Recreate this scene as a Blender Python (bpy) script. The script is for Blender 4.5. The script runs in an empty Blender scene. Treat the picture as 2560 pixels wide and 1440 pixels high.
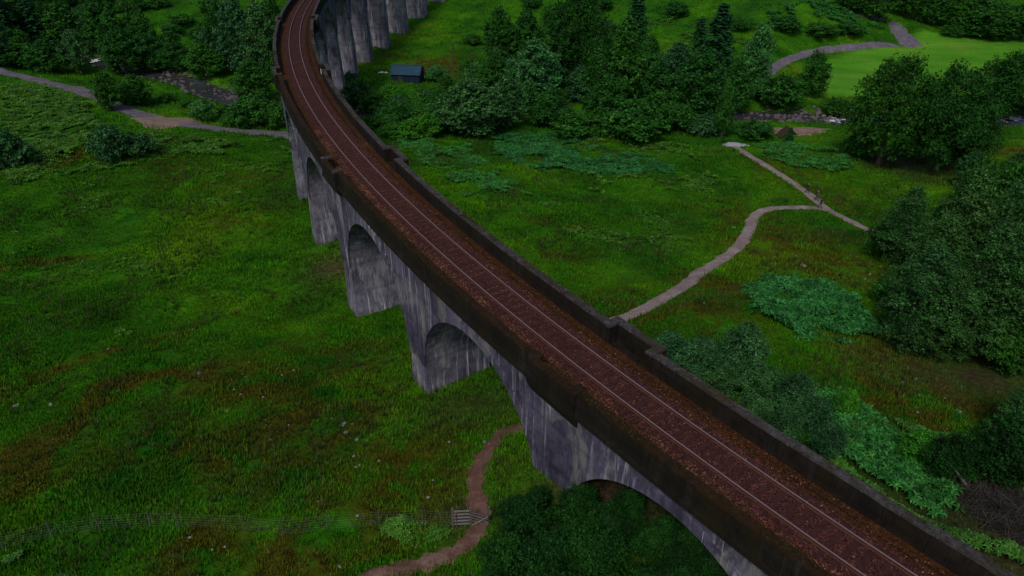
import bpy, bmesh, math, random
import numpy as np
from mathutils import Vector

random.seed(7)
rng = np.random.default_rng(7)
R = math.radians
scene = bpy.context.scene
COL = scene.collection

# ------------------------------------------------------------------ camera, sky, sun, exposure
CAM_H, FPX, PITCH = 23.327, 1767.0, 0.54987          # height above rail level, focal length in px of 2560, tilt
cam_data = bpy.data.cameras.new('camera')
cam_data.sensor_width = 36.0
cam_data.lens = 36.0 * FPX / 2560.0
cam_data.clip_start = 0.5
cam_data.clip_end = 8000
cam = bpy.data.objects.new('camera', cam_data)
cam.location = (0, 0, CAM_H)
cam.rotation_euler = (math.pi / 2 - PITCH, 0, 0)
COL.objects.link(cam)
scene.camera = cam

SUN_EL, SUN_AZ = 50.0, 201.0                          # azimuth clockwise from +Y (north)
world = bpy.data.worlds.new('World')
scene.world = world
world.use_nodes = True
wn = world.node_tree
bg = wn.nodes['Background']
sky = wn.nodes.new('ShaderNodeTexSky')
sky.sky_type = 'NISHITA'
sky.sun_disc = False
sky.sun_elevation = R(SUN_EL)
sky.sun_rotation = R(SUN_AZ)
sky.air_density = 1.0
sky.dust_density = 2.5
sky.ozone_density = 1.5
wn.links.new(sky.outputs[0], bg.inputs[0])
bg.inputs[1].default_value = 0.085
sun = bpy.data.lights.new('sun', 'SUN')
sun.energy = 1.5
sun.angle = R(11)
sun.color = (1.0, 0.95, 0.87)
suno = bpy.data.objects.new('sun', sun)
az, el = R(SUN_AZ), R(SUN_EL)
sd = Vector((math.sin(az) * math.cos(el), math.cos(az) * math.cos(el), math.sin(el)))
suno.rotation_euler = (-sd).to_track_quat('-Z', 'Y').to_euler()
suno.location = sd * 200
COL.objects.link(suno)
vs = scene.view_settings
vs.view_transform = 'Standard'
vs.look = 'None'
vs.exposure = -0.12
vs.gamma = 1.0
vs.use_curve_mapping = False
scene.cycles.max_bounces = 6
scene.cycles.transparent_max_bounces = 4

# ------------------------------------------------------------------ picture <-> place
CX, CY, RR = 196.79, 167.86, 236.6                    # centre and radius of the track's curve
CP, SP = math.cos(PITCH), math.sin(PITCH)

def ray(u, v):
    x = (u - 1280) / FPX; y = -(v - 720) / FPX
    return np.array([x, CP + y * SP, -SP + y * CP])
def onz(u, v, z):
    d = ray(u, v); t = (z - CAM_H) / d[2]
    return np.array([d[0] * t, d[1] * t, z])
def depth(p):
    return p[1] * CP - (p[2] - CAM_H) * SP
def z_for_row(p, v):
    k = (720 - v) / FPX
    return CAM_H + p[1] * (k * CP - SP) / (CP + k * SP)
def arc(s, off, z):
    a = s / RR; r = RR + off
    return (CX + r * math.cos(a), CY + r * math.sin(a), z)

# ------------------------------------------------------------------ object helpers
def link(o):
    COL.objects.link(o); return o
def tag(o, label=None, cat=None, group=None, kind=None):
    if label: o['label'] = label
    if cat: o['category'] = cat
    if group: o['group'] = group
    if kind: o['kind'] = kind
    return o
def empty(name, loc=(0, 0, 0), rz=0.0):
    o = bpy.data.objects.new(name, None)
    o.empty_display_size = 0.3
    o.location = loc; o.rotation_euler = (0, 0, rz)
    return link(o)
def arr_mesh(name, V, F, mats=None, smooth=False, midx=None, attrs=None):
    V = np.asarray(V, dtype=np.float32); F = np.asarray(F, dtype=np.int32)
    me = bpy.data.meshes.new(name)
    n, k = F.shape
    me.vertices.add(len(V)); me.vertices.foreach_set('co', V.ravel())
    me.loops.add(n * k); me.loops.foreach_set('vertex_index', F.ravel())
    me.polygons.add(n)
    me.polygons.foreach_set('loop_start', np.arange(0, n * k, k, dtype=np.int32))
    if midx is not None: me.polygons.foreach_set('material_index', np.asarray(midx, dtype=np.int32))
    if attrs:
        for an, av in attrs.items():
            a = me.attributes.new(an, 'FLOAT', 'POINT')
            a.data.foreach_set('value', np.asarray(av, dtype=np.float32))
    me.update(calc_edges=True)
    me.validate()
    if smooth: me.polygons.foreach_set('use_smooth', np.ones(n, dtype=bool))
    for m in (mats or []): me.materials.append(m)
    return me
def obj(name, me, parent=None):
    o = bpy.data.objects.new(name, me)
    if parent is not None: o.parent = parent
    return link(o)

class MB:
    """collects boxes, bars, tubes into one mesh"""
    def __init__(s): s.v = []; s.f = []; s.m = []
    def add(s, vs, fs, mi=0):
        b = len(s.v); s.v += [tuple(x) for x in vs]
        for f in fs: s.f.append(tuple(b + i for i in f)); s.m.append(mi)
    def box(s, c, d, rz=0.0, mi=0, rx=0.0):
        cx, cy, cz = c; hx, hy, hz = d[0] / 2, d[1] / 2, d[2] / 2
        vs = []
        for z in (-hz, hz):
            for x, y in ((-hx, -hy), (hx, -hy), (hx, hy), (-hx, hy)):
                y2 = y * math.cos(rx) - z * math.sin(rx); z2 = y * math.sin(rx) + z * math.cos(rx)
                vs.append((cx + x * math.cos(rz) - y2 * math.sin(rz), cy + x * math.sin(rz) + y2 * math.cos(rz), cz + z2))
        s.add(vs, [(3, 2, 1, 0), (4, 5, 6, 7), (0, 1, 5, 4), (1, 2, 6, 5), (2, 3, 7, 6), (3, 0, 4, 7)], mi)
    def tube(s, pts, rads, n=6, mi=0, cap=True):
        pts = [Vector(p) for p in pts]; base = len(s.v)
        for i, p in enumerate(pts):
            d = (pts[min(i + 1, len(pts) - 1)] - pts[max(i - 1, 0)]).normalized()
            a = d.cross(Vector((0, 0, 1)))
            if a.length < 1e-3: a = Vector((1, 0, 0))
            a.normalize(); b = d.cross(a)
            for j in range(n):
                t = 2 * math.pi * j / n
                s.v.append(tuple(p + (a * math.cos(t) + b * math.sin(t)) * rads[i]))
        for i in range(len(pts) - 1):
            for j in range(n):
                s.f.append((base + i * n + j, base + i * n + (j + 1) % n, base + (i + 1) * n + (j + 1) % n, base + (i + 1) * n + j)); s.m.append(mi)
        if cap:
            s.f.append(tuple(base + j for j in range(n))[::-1]); s.m.append(mi)
            e = base + (len(pts) - 1) * n
            s.f.append(tuple(e + j for j in range(n))); s.m.append(mi)
    def mesh(s, name, mats, smooth=False):
        me = bpy.data.meshes.new(name)
        me.from_pydata(s.v, [], s.f)
        for m in (mats if isinstance(mats, (list, tuple)) else [mats]): me.materials.append(m)
        me.polygons.foreach_set('material_index', s.m)
        if smooth: me.polygons.foreach_set('use_smooth', [True] * len(s.f))
        bm = bmesh.new(); bm.from_mesh(me); bmesh.ops.recalc_face_normals(bm, faces=bm.faces); bm.to_mesh(me); bm.free()
        me.update()
        return me
    def build(s, name, mats, parent=None, smooth=False):
        return obj(name, s.mesh(name, mats, smooth), parent)

# ------------------------------------------------------------------ materials
def newmat(name):
    m = bpy.data.materials.new(name); m.use_nodes = True
    nt = m.node_tree
    b = nt.nodes['Principled BSDF']
    b.inputs['Roughness'].default_value = 0.9
    b.inputs['Specular IOR Level'].default_value = 0.2
    return m, nt, b
def N(nt, t, **kw):
    n = nt.nodes.new(t)
    for k, v in kw.items(): setattr(n, k, v)
    return n
def pos(nt): return N(nt, 'ShaderNodeNewGeometry').outputs['Position']
def vscale(nt, vec, s):
    n = N(nt, 'ShaderNodeVectorMath', operation='MULTIPLY'); nt.links.new(vec, n.inputs[0]); n.inputs[1].default_value = s
    return n.outputs[0]
def noise(nt, vec, scale, detail=3.0, rough=0.55, dist=0.0):
    n = N(nt, 'ShaderNodeTexNoise'); nt.links.new(vec, n.inputs['Vector'])
    n.inputs['Scale'].default_value = scale; n.inputs['Detail'].default_value = detail
    n.inputs['Roughness'].default_value = rough; n.inputs['Distortion'].default_value = dist
    return n.outputs['Fac']
def ramp(nt, fac, stops):
    n = N(nt, 'ShaderNodeValToRGB'); nt.links.new(fac, n.inputs[0])
    e = n.color_ramp.elements
    while len(e) > 1: e.remove(e[-1])
    e[0].position = stops[0][0]; e[0].color = (*stops[0][1], 1) if len(stops[0][1]) == 3 else stops[0][1]
    for p, c in stops[1:]:
        x = e.new(p); x.color = (*c, 1)
    return n.outputs[0]
def g3(x): return (x, x, x)
def mix(nt, fac, a, b, mode='MIX'):
    n = N(nt, 'ShaderNodeMix', data_type='RGBA', blend_type=mode)
    for sock, val in ((n.inputs[0], fac), (n.inputs[6], a), (n.inputs[7], b)):
        if isinstance(val, (int, float)): sock.default_value = val
        elif isinstance(val, tuple): sock.default_value = (*val, 1)
        else: nt.links.new(val, sock)
    return n.outputs[2]
def math_(nt, op, a, b=None):
    n = N(nt, 'ShaderNodeMath', operation=op)
    for i, val in enumerate((a, b)):
        if val is None: continue
        if isinstance(val, (int, float)): n.inputs[i].default_value = val
        else: nt.links.new(val, n.inputs[i])
    return n.outputs[0]
def attr(nt, name):
    return N(nt, 'ShaderNodeAttribute', attribute_name=name).outputs['Fac']
def bump(nt, b, h, strength=0.5, dist=0.05):
    n = N(nt, 'ShaderNodeBump'); n.inputs['Strength'].default_value = strength; n.inputs['Distance'].default_value = dist
    nt.links.new(h, n.inputs['Height']); nt.links.new(n.outputs[0], b.inputs['Normal'])

def grass_colour(nt):
    p = vscale(nt, pos(nt), (1, 1, 0.0))
    big = noise(nt, p, 0.045, 3, 0.5, 0.6)
    mid = noise(nt, p, 0.22, 4, 0.6, 0.8)
    fine = noise(nt, p, 2.3, 3, 0.65)
    green = ramp(nt, big, [(0.32, (0.012, 0.086, 0.006)), (0.45, (0.024, 0.132, 0.004)), (0.56, (0.042, 0.175, 0.004)), (0.68, (0.075, 0.185, 0.005))])
    midc = ramp(nt, mid, [(0.30, (0.42, 0.55, 0.8)), (0.46, (0.9, 0.95, 1)), (0.56, (1.1, 1.08, 1.0)), (0.70, (1.75, 1.5, 1.0))])
    c = mix(nt, 1.0, green, midc, 'MULTIPLY')
    brownn = ramp(nt, noise(nt, p, 0.35, 5, 0.65, 0.4), [(0.38, g3(0)), (0.56, g3(1))])
    bfac = math_(nt, 'MULTIPLY', math_(nt, 'ADD', attr(nt, 'brown'), 0.17), brownn)
    bfac = math_(nt, 'MINIMUM', bfac, 0.9)
    brown = ramp(nt, noise(nt, p, 0.8, 3), [(0.35, (0.058, 0.045, 0.006)), (0.55, (0.080, 0.078, 0.006)), (0.75, (0.085, 0.058, 0.012))])
    c = mix(nt, bfac, c, brown)
    mow = ramp(nt, noise(nt, vscale(nt, p, (0.25, 1.0, 0)), 0.22, 5, 0.65, 0.3), [(0.35, (0.72, 0.80, 0.8)), (0.55, (1, 1, 1)), (0.72, (1.3, 1.12, 1.1))])
    c = mix(nt, attr(nt, 'meadow'), c, mix(nt, 1.0, mow, ramp(nt, noise(nt, p, 0.06, 2), [(0.35, (0.078, 0.280, 0.014)), (0.6, (0.115, 0.320, 0.022)), (0.75, (0.175, 0.300, 0.032))]), 'MULTIPLY'))
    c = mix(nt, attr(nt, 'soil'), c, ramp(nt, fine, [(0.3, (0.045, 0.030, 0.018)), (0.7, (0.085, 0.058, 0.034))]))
    finec = ramp(nt, fine, [(0.3, g3(0.68)), (0.7, g3(1.28))])
    return mix(nt, 1.0, c, finec, 'MULTIPLY'), fine, p

def m_ground():
    m, nt, b = newmat('ground_turf')
    c, fine, p = grass_colour(nt)
    nt.links.new(c, b.inputs['Base Color'])
    b.inputs['Specular IOR Level'].default_value = 0.05
    bump(nt, b, noise(nt, p, 3.0, 5, 0.7), 0.9, 0.25)
    return m
def m_grass():
    m, nt, b = newmat('grass_blades')
    c, fine, p = grass_colour(nt)
    isl = N(nt, 'ShaderNodeNewGeometry').outputs['Random Per Island']
    var = ramp(nt, isl, [(0.0, (0.62, 0.66, 0.6)), (0.6, (1.05, 1.08, 1.0)), (1.0, (1.75, 1.6, 1.4))])
    nt.links.new(mix(nt, 1.0, c, var, 'MULTIPLY'), b.inputs['Base Color'])
    b.inputs['Specular IOR Level'].default_value = 0.08
    return m
def m_leaf(name, dark, mid, light, rough=0.75, spec=0.15):
    m, nt, b = newmat(name)
    isl = N(nt, 'ShaderNodeNewGeometry').outputs['Random Per Island']
    oi = N(nt, 'ShaderNodeObjectInfo').outputs['Random']
    c = ramp(nt, isl, [(0.0, dark), (0.55, mid), (1.0, light)])
    hue = ramp(nt, oi, [(0.0, (0.78, 0.86, 1.0)), (0.5, (1, 1, 0.95)), (1.0, (1.22, 1.1, 0.85))])
    c = mix(nt, 1.0, c, hue, 'MULTIPLY')
    clump = ramp(nt, noise(nt, pos(nt), 0.55, 2), [(0.33, g3(0.55)), (0.65, g3(1.35))])
    c = mix(nt, 1.0, c, clump, 'MULTIPLY')
    nt.links.new(c, b.inputs['Base Color'])
    b.inputs['Roughness'].default_value = rough
    b.inputs['Specular IOR Level'].default_value = spec
    return m
def m_plain(name, col, rough=0.85, var=0.35, scale=3.0, bumpd=0.0, metal=0.0, spec=0.2):
    m, nt, b = newmat(name)
    n = noise(nt, pos(nt), scale, 5, 0.65)
    nt.links.new(ramp(nt, n, [(0.3, tuple(x * (1 - var) for x in col)), (0.7, tuple(min(1, x * (1 + var)) for x in col))]), b.inputs['Base Color'])
    b.inputs['Roughness'].default_value = rough; b.inputs['Metallic'].default_value = metal
    b.inputs['Specular IOR Level'].default_value = spec
    if bumpd: bump(nt, b, n, 0.6, bumpd)
    return m
def m_concrete(name, base, streak, amount, dark, patch=(0.19, 0.19, 0.16), bs=0.35):
    m, nt, b = newmat(name)
    p = pos(nt)
    blot = noise(nt, p, bs, 6, 0.7, 0.3)
    c = ramp(nt, blot, [(0.30, dark), (0.50, base), (0.64, tuple(x * 1.5 for x in base)), (0.78, tuple(x * 2.1 for x in base))])
    fin = ramp(nt, noise(nt, vscale(nt, p, (1, 1, 0.6)), 3.2, 5, 0.7), [(0.3, g3(0.62)), (0.7, g3(1.35))])
    c = mix(nt, 1.0, c, fin, 'MULTIPLY')
    # greenish grey patches
    pt = ramp(nt, noise(nt, vscale(nt, p, (1, 1, 0.45)), 0.40, 6, 0.72, 0.5), [(0.52, g3(0)), (0.62, g3(0.85))])
    c = mix(nt, pt, c, patch)
    # lime runs down the faces
    s1 = noise(nt, vscale(nt, p, (3.0, 3.0, 0.11)), 1.0, 5, 0.75, 0.8)
    s2 = noise(nt, vscale(nt, p, (0.45, 0.45, 0.16)), 1.0, 4, 0.65)
    st = math_(nt, 'MULTIPLY', ramp(nt, s1, [(0.53, g3(0)), (0.63, g3(1))]), ramp(nt, s2, [(0.44, g3(0.04)), (0.60, g3(1))]))
    c = mix(nt, math_(nt, 'MULTIPLY', st, amount), c, streak)
    d1 = noise(nt, vscale(nt, p, (1.7, 1.7, 0.07)), 1.0, 4, 0.7)
    c = mix(nt, math_(nt, 'MULTIPLY', ramp(nt, d1, [(0.55, g3(0)), (0.7, g3(1))]), 0.6), c, dark)
    # board-marked lifts
    w = N(nt, 'ShaderNodeTexWave', wave_type='BANDS', bands_direction='Z')
    nt.links.new(p, w.inputs['Vector']); w.inputs['Scale'].default_value = 0.11; w.inputs['Distortion'].default_value = 0.6; w.inputs['Detail'].default_value = 2
    ln = ramp(nt, w.outputs['Fac'], [(0.0, g3(0.80)), (0.05, g3(1.0))])
    c = mix(nt, 1.0, c, ln, 'MULTIPLY')
    nt.links.new(c, b.inputs['Base Color'])
    b.inputs['Roughness'].default_value = 0.92
    bump(nt, b, noise(nt, p, 5.0, 5, 0.7), 0.35, 0.05)
    return m
def m_ballast(name, cols):
    m, nt, b = newmat(name)
    p = pos(nt)
    v = N(nt, 'ShaderNodeTexVoronoi'); nt.links.new(p, v.inputs['Vector']); v.inputs['Scale'].default_value = 15.0
    sep = N(nt, 'ShaderNodeSeparateColor'); nt.links.new(v.outputs['Color'], sep.inputs[0])
    c = ramp(nt, sep.outputs[0], [(0.0, cols[0]), (0.6, cols[1]), (1.0, cols[2])])
    big = ramp(nt, noise(nt, p, 0.5, 4, 0.6), [(0.35, (0.75, 0.78, 0.85)), (0.65, (1.2, 1.12, 1.0))])
    c = mix(nt, 1.0, c, big, 'MULTIPLY')
    nt.links.new(c, b.inputs['Base Color'])
    bump(nt, b, v.outputs['Distance'], 0.8, 0.04)
    return m

M = {}
M['ground'] = m_ground()
M['grass'] = m_grass()
M['leaf_oak'] = m_leaf('leaf_oak', (0.0092, 0.0490, 0.0034), (0.0153, 0.0790, 0.0058), (0.0305, 0.1334, 0.0138))
M['leaf_alder'] = m_leaf('leaf_alder', (0.0107, 0.0612, 0.0058), (0.0213, 0.1089, 0.0092), (0.0458, 0.1837, 0.0253))
M['leaf_pale'] = m_leaf('leaf_pale', (0.0205, 0.0972, 0.0179), (0.0428, 0.1750, 0.0382), (0.0837, 0.2673, 0.0701))
M['leaf_willow'] = m_leaf('leaf_willow', (0.013, 0.062, 0.016), (0.030, 0.118, 0.032), (0.075, 0.205, 0.072))
M['leaf_bright'] = m_leaf('leaf_bright', (0.0186, 0.1069, 0.0051), (0.0391, 0.1912, 0.0089), (0.0790, 0.2997, 0.0255))
M['leaf_birch'] = m_leaf('leaf_birch', (0.011, 0.052, 0.010), (0.026, 0.098, 0.020), (0.066, 0.185, 0.048))
M['leaf_dark'] = m_leaf('leaf_dark', (0.0037, 0.0281, 0.0026), (0.0068, 0.0475, 0.0043), (0.0186, 0.0918, 0.0119))
M['needle'] = m_leaf('needle', (0.0065, 0.0486, 0.0127), (0.0130, 0.0778, 0.0204), (0.0279, 0.1264, 0.0331))
M['bracken'] = m_leaf('bracken_frond', (0.008, 0.058, 0.009), (0.022, 0.140, 0.022), (0.056, 0.245, 0.055))
M['bracken_g'] = m_leaf('bracken_frond_green', (0.020, 0.078, 0.004), (0.046, 0.145, 0.010), (0.105, 0.235, 0.030))
M['weed'] = m_leaf('weed_leaf', (0.022, 0.085, 0.006), (0.042, 0.140, 0.012), (0.095, 0.230, 0.045))
M['bark'] = m_plain('bark', (0.085, 0.070, 0.055), 0.95, 0.4, 6, 0.02)
M['bark_rust'] = m_plain('bark_rust', (0.13, 0.075, 0.04), 0.95, 0.4, 6, 0.02)
M['deadwood'] = m_plain('deadwood', (0.15, 0.13, 0.12), 0.95, 0.4, 5)
M['brush'] = m_leaf('brush_twig', (0.022, 0.014, 0.010), (0.045, 0.032, 0.026), (0.10, 0.080, 0.070), 0.95)
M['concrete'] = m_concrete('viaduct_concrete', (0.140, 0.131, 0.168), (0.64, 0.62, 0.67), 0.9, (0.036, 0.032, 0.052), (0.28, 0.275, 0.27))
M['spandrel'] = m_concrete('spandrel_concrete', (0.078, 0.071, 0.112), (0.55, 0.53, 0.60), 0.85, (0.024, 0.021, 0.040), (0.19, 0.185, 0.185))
M['soffit'] = m_concrete('soffit_concrete', (0.165, 0.155, 0.195), (0.55, 0.53, 0.58), 0.75, (0.055, 0.050, 0.078), (0.29, 0.285, 0.28))  # pale underside concrete, lightened further to stand in for bounced light
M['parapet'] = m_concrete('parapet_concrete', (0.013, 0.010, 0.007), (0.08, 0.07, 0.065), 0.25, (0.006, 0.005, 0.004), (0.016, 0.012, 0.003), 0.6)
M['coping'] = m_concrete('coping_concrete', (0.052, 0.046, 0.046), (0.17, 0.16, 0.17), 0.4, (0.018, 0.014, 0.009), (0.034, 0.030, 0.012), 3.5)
M['coping_moss'] = m_concrete('mossy_coping', (0.020, 0.010, 0.003), (0.08, 0.06, 0.05), 0.2, (0.009, 0.006, 0.003), (0.030, 0.013, 0.003), 2.5)
M['ballast'] = m_ballast('ballast', ((0.024, 0.0075, 0.0065), (0.062, 0.0185, 0.016), (0.125, 0.047, 0.040)))
M['ballast_rust'] = m_ballast('ballast_rust', ((0.022, 0.007, 0.002), (0.052, 0.018, 0.004), (0.10, 0.040, 0.012)))
M['stone_b'] = m_leaf('ballast_stone', (0.028, 0.009, 0.006), (0.075, 0.028, 0.018), (0.24, 0.12, 0.095), 0.9)
M['sleeper'] = m_plain('sleeper_timber', (0.048, 0.0165, 0.0155), 0.95, 0.35, 4, 0.01)
M['rail_side'] = m_plain('rail_rust', (0.085, 0.034, 0.024), 0.8, 0.3, 4)
M['rail_head'] = m_plain('rail_head', (0.20, 0.138, 0.142), 0.5, 0.1, 1.5, metal=0.0, spec=0.9)
M['iron'] = m_plain('iron', (0.06, 0.05, 0.05), 0.7, 0.3, 5)
def m_track(name, a, b_, c_):
    m, nt, b = newmat(name)
    p = pos(nt)
    c = ramp(nt, noise(nt, p, 0.55, 5, 0.7, 0.4), [(0.32, a), (0.52, b_), (0.70, c_)])
    f = ramp(nt, noise(nt, p, 6.0, 4, 0.7), [(0.3, g3(0.7)), (0.7, g3(1.25))])
    nt.links.new(mix(nt, 1.0, c, f, 'MULTIPLY'), b.inputs['Base Color']); bump(nt, b, noise(nt, p, 5.0, 4, 0.7), 0.7, 0.06)
    return m
M['path'] = m_track('path_gravel', (0.20, 0.145, 0.125), (0.30, 0.225, 0.21), (0.40, 0.33, 0.33))
M['path_brown'] = m_track('path_earth', (0.090, 0.044, 0.030), (0.160, 0.084, 0.062), (0.27, 0.17, 0.14))
M['road'] = m_track('road_gravel', (0.10, 0.085, 0.095), (0.155, 0.135, 0.165), (0.23, 0.20, 0.235))
M['sand'] = m_plain('sand', (0.24, 0.165, 0.125), 0.95, 0.25, 0.7, 0.02)
M['slab'] = m_plain('slab_concrete', (0.42, 0.40, 0.46), 0.9, 0.2, 1.0)
M['rock'] = m_plain('rock', (0.26, 0.245, 0.24), 0.95, 0.35, 2.0, 0.03)
M['rock_dark'] = m_plain('rock_dark', (0.115, 0.10, 0.10), 0.95, 0.4, 1.5, 0.03)
M['wood_grey'] = m_plain('wood_grey', (0.11, 0.10, 0.092), 0.9, 0.35, 5)
M['wood_dark'] = m_plain('wood_dark', (0.05, 0.038, 0.03), 0.95, 0.35, 5)
M['gate_wood'] = m_plain('gate_wood', (0.20, 0.185, 0.18), 0.9, 0.25, 5)
M['wire'] = m_plain('wire', (0.14, 0.14, 0.12), 0.6, 0.1, 2)
M['shed_roof'] = m_plain('shed_roof', (0.016, 0.058, 0.098), 0.7, 0.2, 0.8, spec=0.4)
M['shed_wall'] = m_plain('shed_wall', (0.012, 0.026, 0.050), 0.9, 0.3, 2)
M['white'] = m_plain('white_paint', (0.75, 0.76, 0.78), 0.6, 0.08, 2)
M['skin'] = m_plain('skin', (0.45, 0.27, 0.19), 0.6, 0.05, 2)
M['cloth_dark'] = m_plain('cloth_dark', (0.025, 0.028, 0.038), 0.9, 0.2, 8)
M['cloth_blue'] = m_plain('cloth_blue', (0.06, 0.06, 0.10), 0.9, 0.2, 8)
M['cloth_khaki'] = m_plain('cloth_khaki', (0.085, 0.075, 0.04), 0.9, 0.2, 8)
M['hair'] = m_plain('hair', (0.035, 0.024, 0.017), 0.7, 0.2, 8)
mw, ntw, bw = newmat('river_water')
pw = pos(ntw)
ntw.links.new(ramp(ntw, noise(ntw, vscale(ntw, pw, (0.5, 1.2, 0)), 0.8, 5, 0.7, 0.5), [(0.40, (0.030, 0.030, 0.030)), (0.62, (0.05, 0.05, 0.055)), (0.72, (0.35, 0.36, 0.42))]), bw.inputs['Base Color'])
bw.inputs['Roughness'].default_value = 0.22; bw.inputs['Specular IOR Level'].default_value = 0.5
bump(ntw, bw, noise(ntw, pw, 2.2, 4, 0.6), 0.5, 0.12)
M['water'] = mw

# ------------------------------------------------------------------ terrain
CTRL = [  # (column, row, height) seen points of the valley floor
 (1330,1150,-7.0),(1080,990,-11.9),(900,793,-14.3),(800,625,-14.8),(745,440,-18.0),(735,330,-20.0),
 (0,175,-19.5),(150,215,-19.5),(330,290,-20.0),(520,315,-20.2),(640,325,-20.2),
 (60,300,-17.5),(30,420,-16.5),(250,350,-17.8),(250,150,-22.4),(430,190,-22.4),(520,220,-22.5),(600,240,-22.5),(690,255,-22.6),
 (100,110,-19.0),(320,120,-21.0),(0,60,-14.0),(200,30,-15.0),(400,60,-17.0),(480,20,-15.0),(620,120,-20.5),(650,20,-17),
 (400,430,-17.6),(100,480,-16.4),(550,420,-18.0),(400,700,-14.6),(0,760,-14.0),(650,600,-15.0),(700,900,-11.8),(300,1000,-11.6),
 (0,1100,-11.4),(500,1200,-9.9),(0,1330,-10.2),(850,1150,-9.3),(1100,1100,-8.8),(1200,1290,-8.4),(900,1300,-8.7),(1020,1430,-8.6),(500,1440,-9.2),(0,1440,-9.8),
 (1290,1280,-7.2),(1360,1430,-6.4),(1580,1440,-5.4),(1560,1250,-5.6),
 (905,182,-21.9),(942,160,-22.2),(1022,92,-22.0),(1070,55,-21.0),(862,240,-22.0),(1010,200,-22.6),
 (1100,120,-21.5),(1200,50,-20.0),(1330,10,-17.5),(1160,330,-21.0),(1000,330,-20.0),(1300,340,-21.5),(1450,330,-22.5),(1350,200,-23.0),(1600,210,-23.5),
 (1650,60,-18.5),(1850,60,-17.0),(2000,20,-14.5),(1560,0,-15.5),(1980,100,-20.5),
 (1250,430,-17.5),(1150,430,-16.0),(1450,480,-18.0),(1350,560,-14.8),(1500,640,-14.6),(1650,560,-17.5),(1750,450,-20.5),
 (1580,790,-11.2),(1700,725,-13.5),(1800,650,-16.0),(1870,575,-18.5),(1950,520,-20.2),(2050,520,-21.2),(2180,575,-20.5),(1840,365,-23.2),(1960,430,-22.2),
 (1700,330,-24.0),(1850,290,-25.0),(2000,288,-25.2),(2080,292,-25.3),(2480,292,-25.3),(1970,340,-23.4),(2270,410,-22.8),(2150,360,-23.6),
 (2040,210,-23.6),(2300,150,-23.6),(2500,120,-23.6),(2500,230,-23.8),(2060,130,-23.0),(2250,105,-22.8),(2250,60,-20.5),(2420,70,-22.5),(2540,20,-20.5),(2150,60,-18.5),
 (2520,400,-22.5),(2480,470,-20.5),(2000,620,-17.0),(2000,780,-12.8),(2150,700,-15.0),(2250,870,-12.6),(2420,900,-12.0),(2400,640,-16.5),(2540,760,-14.0),
 (1700,850,-10.4),(1950,930,-10.2),(2120,930,-10.8),(2300,1050,-9.0),(2520,1080,-9.0),(1900,1010,-8.2),(2150,1120,-7.0),(2330,1230,-5.4),(2520,1250,-5.6),(2540,1340,-3.8),
]
cpts = np.array([onz(u, v, z) for u, v, z in CTRL])
extra = [(-160, 60, -8), (-160, 160, -12), (-140, 260, -8), (-60, 300, -9), (40, 330, -6), (160, 330, -12), (240, 250, -17), (250, 150, -20), (250, 60, -12),
         (180, 10, -4), (90, 5, -2), (30, 8, -2.6), (40, -5, -1.2), (-30, 5, -7.5), (-90, 10, -8), (-150, -20, -6), (-60, -30, -6), (20, -30, -1), (120, -30, 0), (230, -30, 0),
         (-70, 120, -17.5), (-100, 40, -10.5), (-60, 30, -9.6)]
cpts = np.vstack([cpts, np.array(extra, float)])
SC = 100.0
def tps_k(d2): return 0.5 * d2 * np.log(d2 + 1e-9)
def tps_fit(P):
    X = P[:, :2] / SC; n = len(X)
    d2 = ((X[:, None] - X[None]) ** 2).sum(-1)
    K = tps_k(d2) + np.eye(n) * 0.004
    Pm = np.hstack([np.ones((n, 1)), X])
    A = np.zeros((n + 3, n + 3)); A[:n, :n] = K; A[:n, n:] = Pm; A[n:, :n] = Pm.T
    return np.linalg.solve(A, np.concatenate([P[:, 2], np.zeros(3)])), X
TW, TX = tps_fit(cpts)
def tps(x, y):
    q = np.stack([x, y], -1).reshape(-1, 2) / SC
    out = np.empty(len(q))
    for i in range(0, len(q), 20000):
        c = q[i:i + 20000]
        d2 = ((c[:, None] - TX[None]) ** 2).sum(-1)
        out[i:i + 20000] = tps_k(d2) @ TW[:-3] + TW[-3] + c @ TW[-2:]
    return out.reshape(np.shape(x))
_lat = rng.random((8, 256, 256)) * 2 - 1
def vnoise(x, y, scale, k):
    x = np.asarray(x) / scale + 31.7 * k + 50; y = np.asarray(y) / scale + 17.3 * k + 50
    xi = np.floor(x).astype(int); yi = np.floor(y).astype(int)
    fx = x - xi; fy = y - yi
    fx = fx * fx * (3 - 2 * fx); fy = fy * fy * (3 - 2 * fy)
    L = _lat[k % 8]
    g = lambda a, b: L[a % 256, b % 256]
    return (g(xi, yi) * (1 - fx) + g(xi + 1, yi) * fx) * (1 - fy) + (g(xi, yi + 1) * (1 - fx) + g(xi + 1, yi + 1) * fx) * fy
GX0, GX1, GY0, GY1, GS = -150.0, 240.0, -12.0, 330.0, 1.0
gx = np.arange(GX0, GX1 + GS / 2, GS); gy = np.arange(GY0, GY1 + GS / 2, GS)
XX, YY = np.meshgrid(gx, gy, indexing='ij')
HH = tps(XX, YY)

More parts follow.
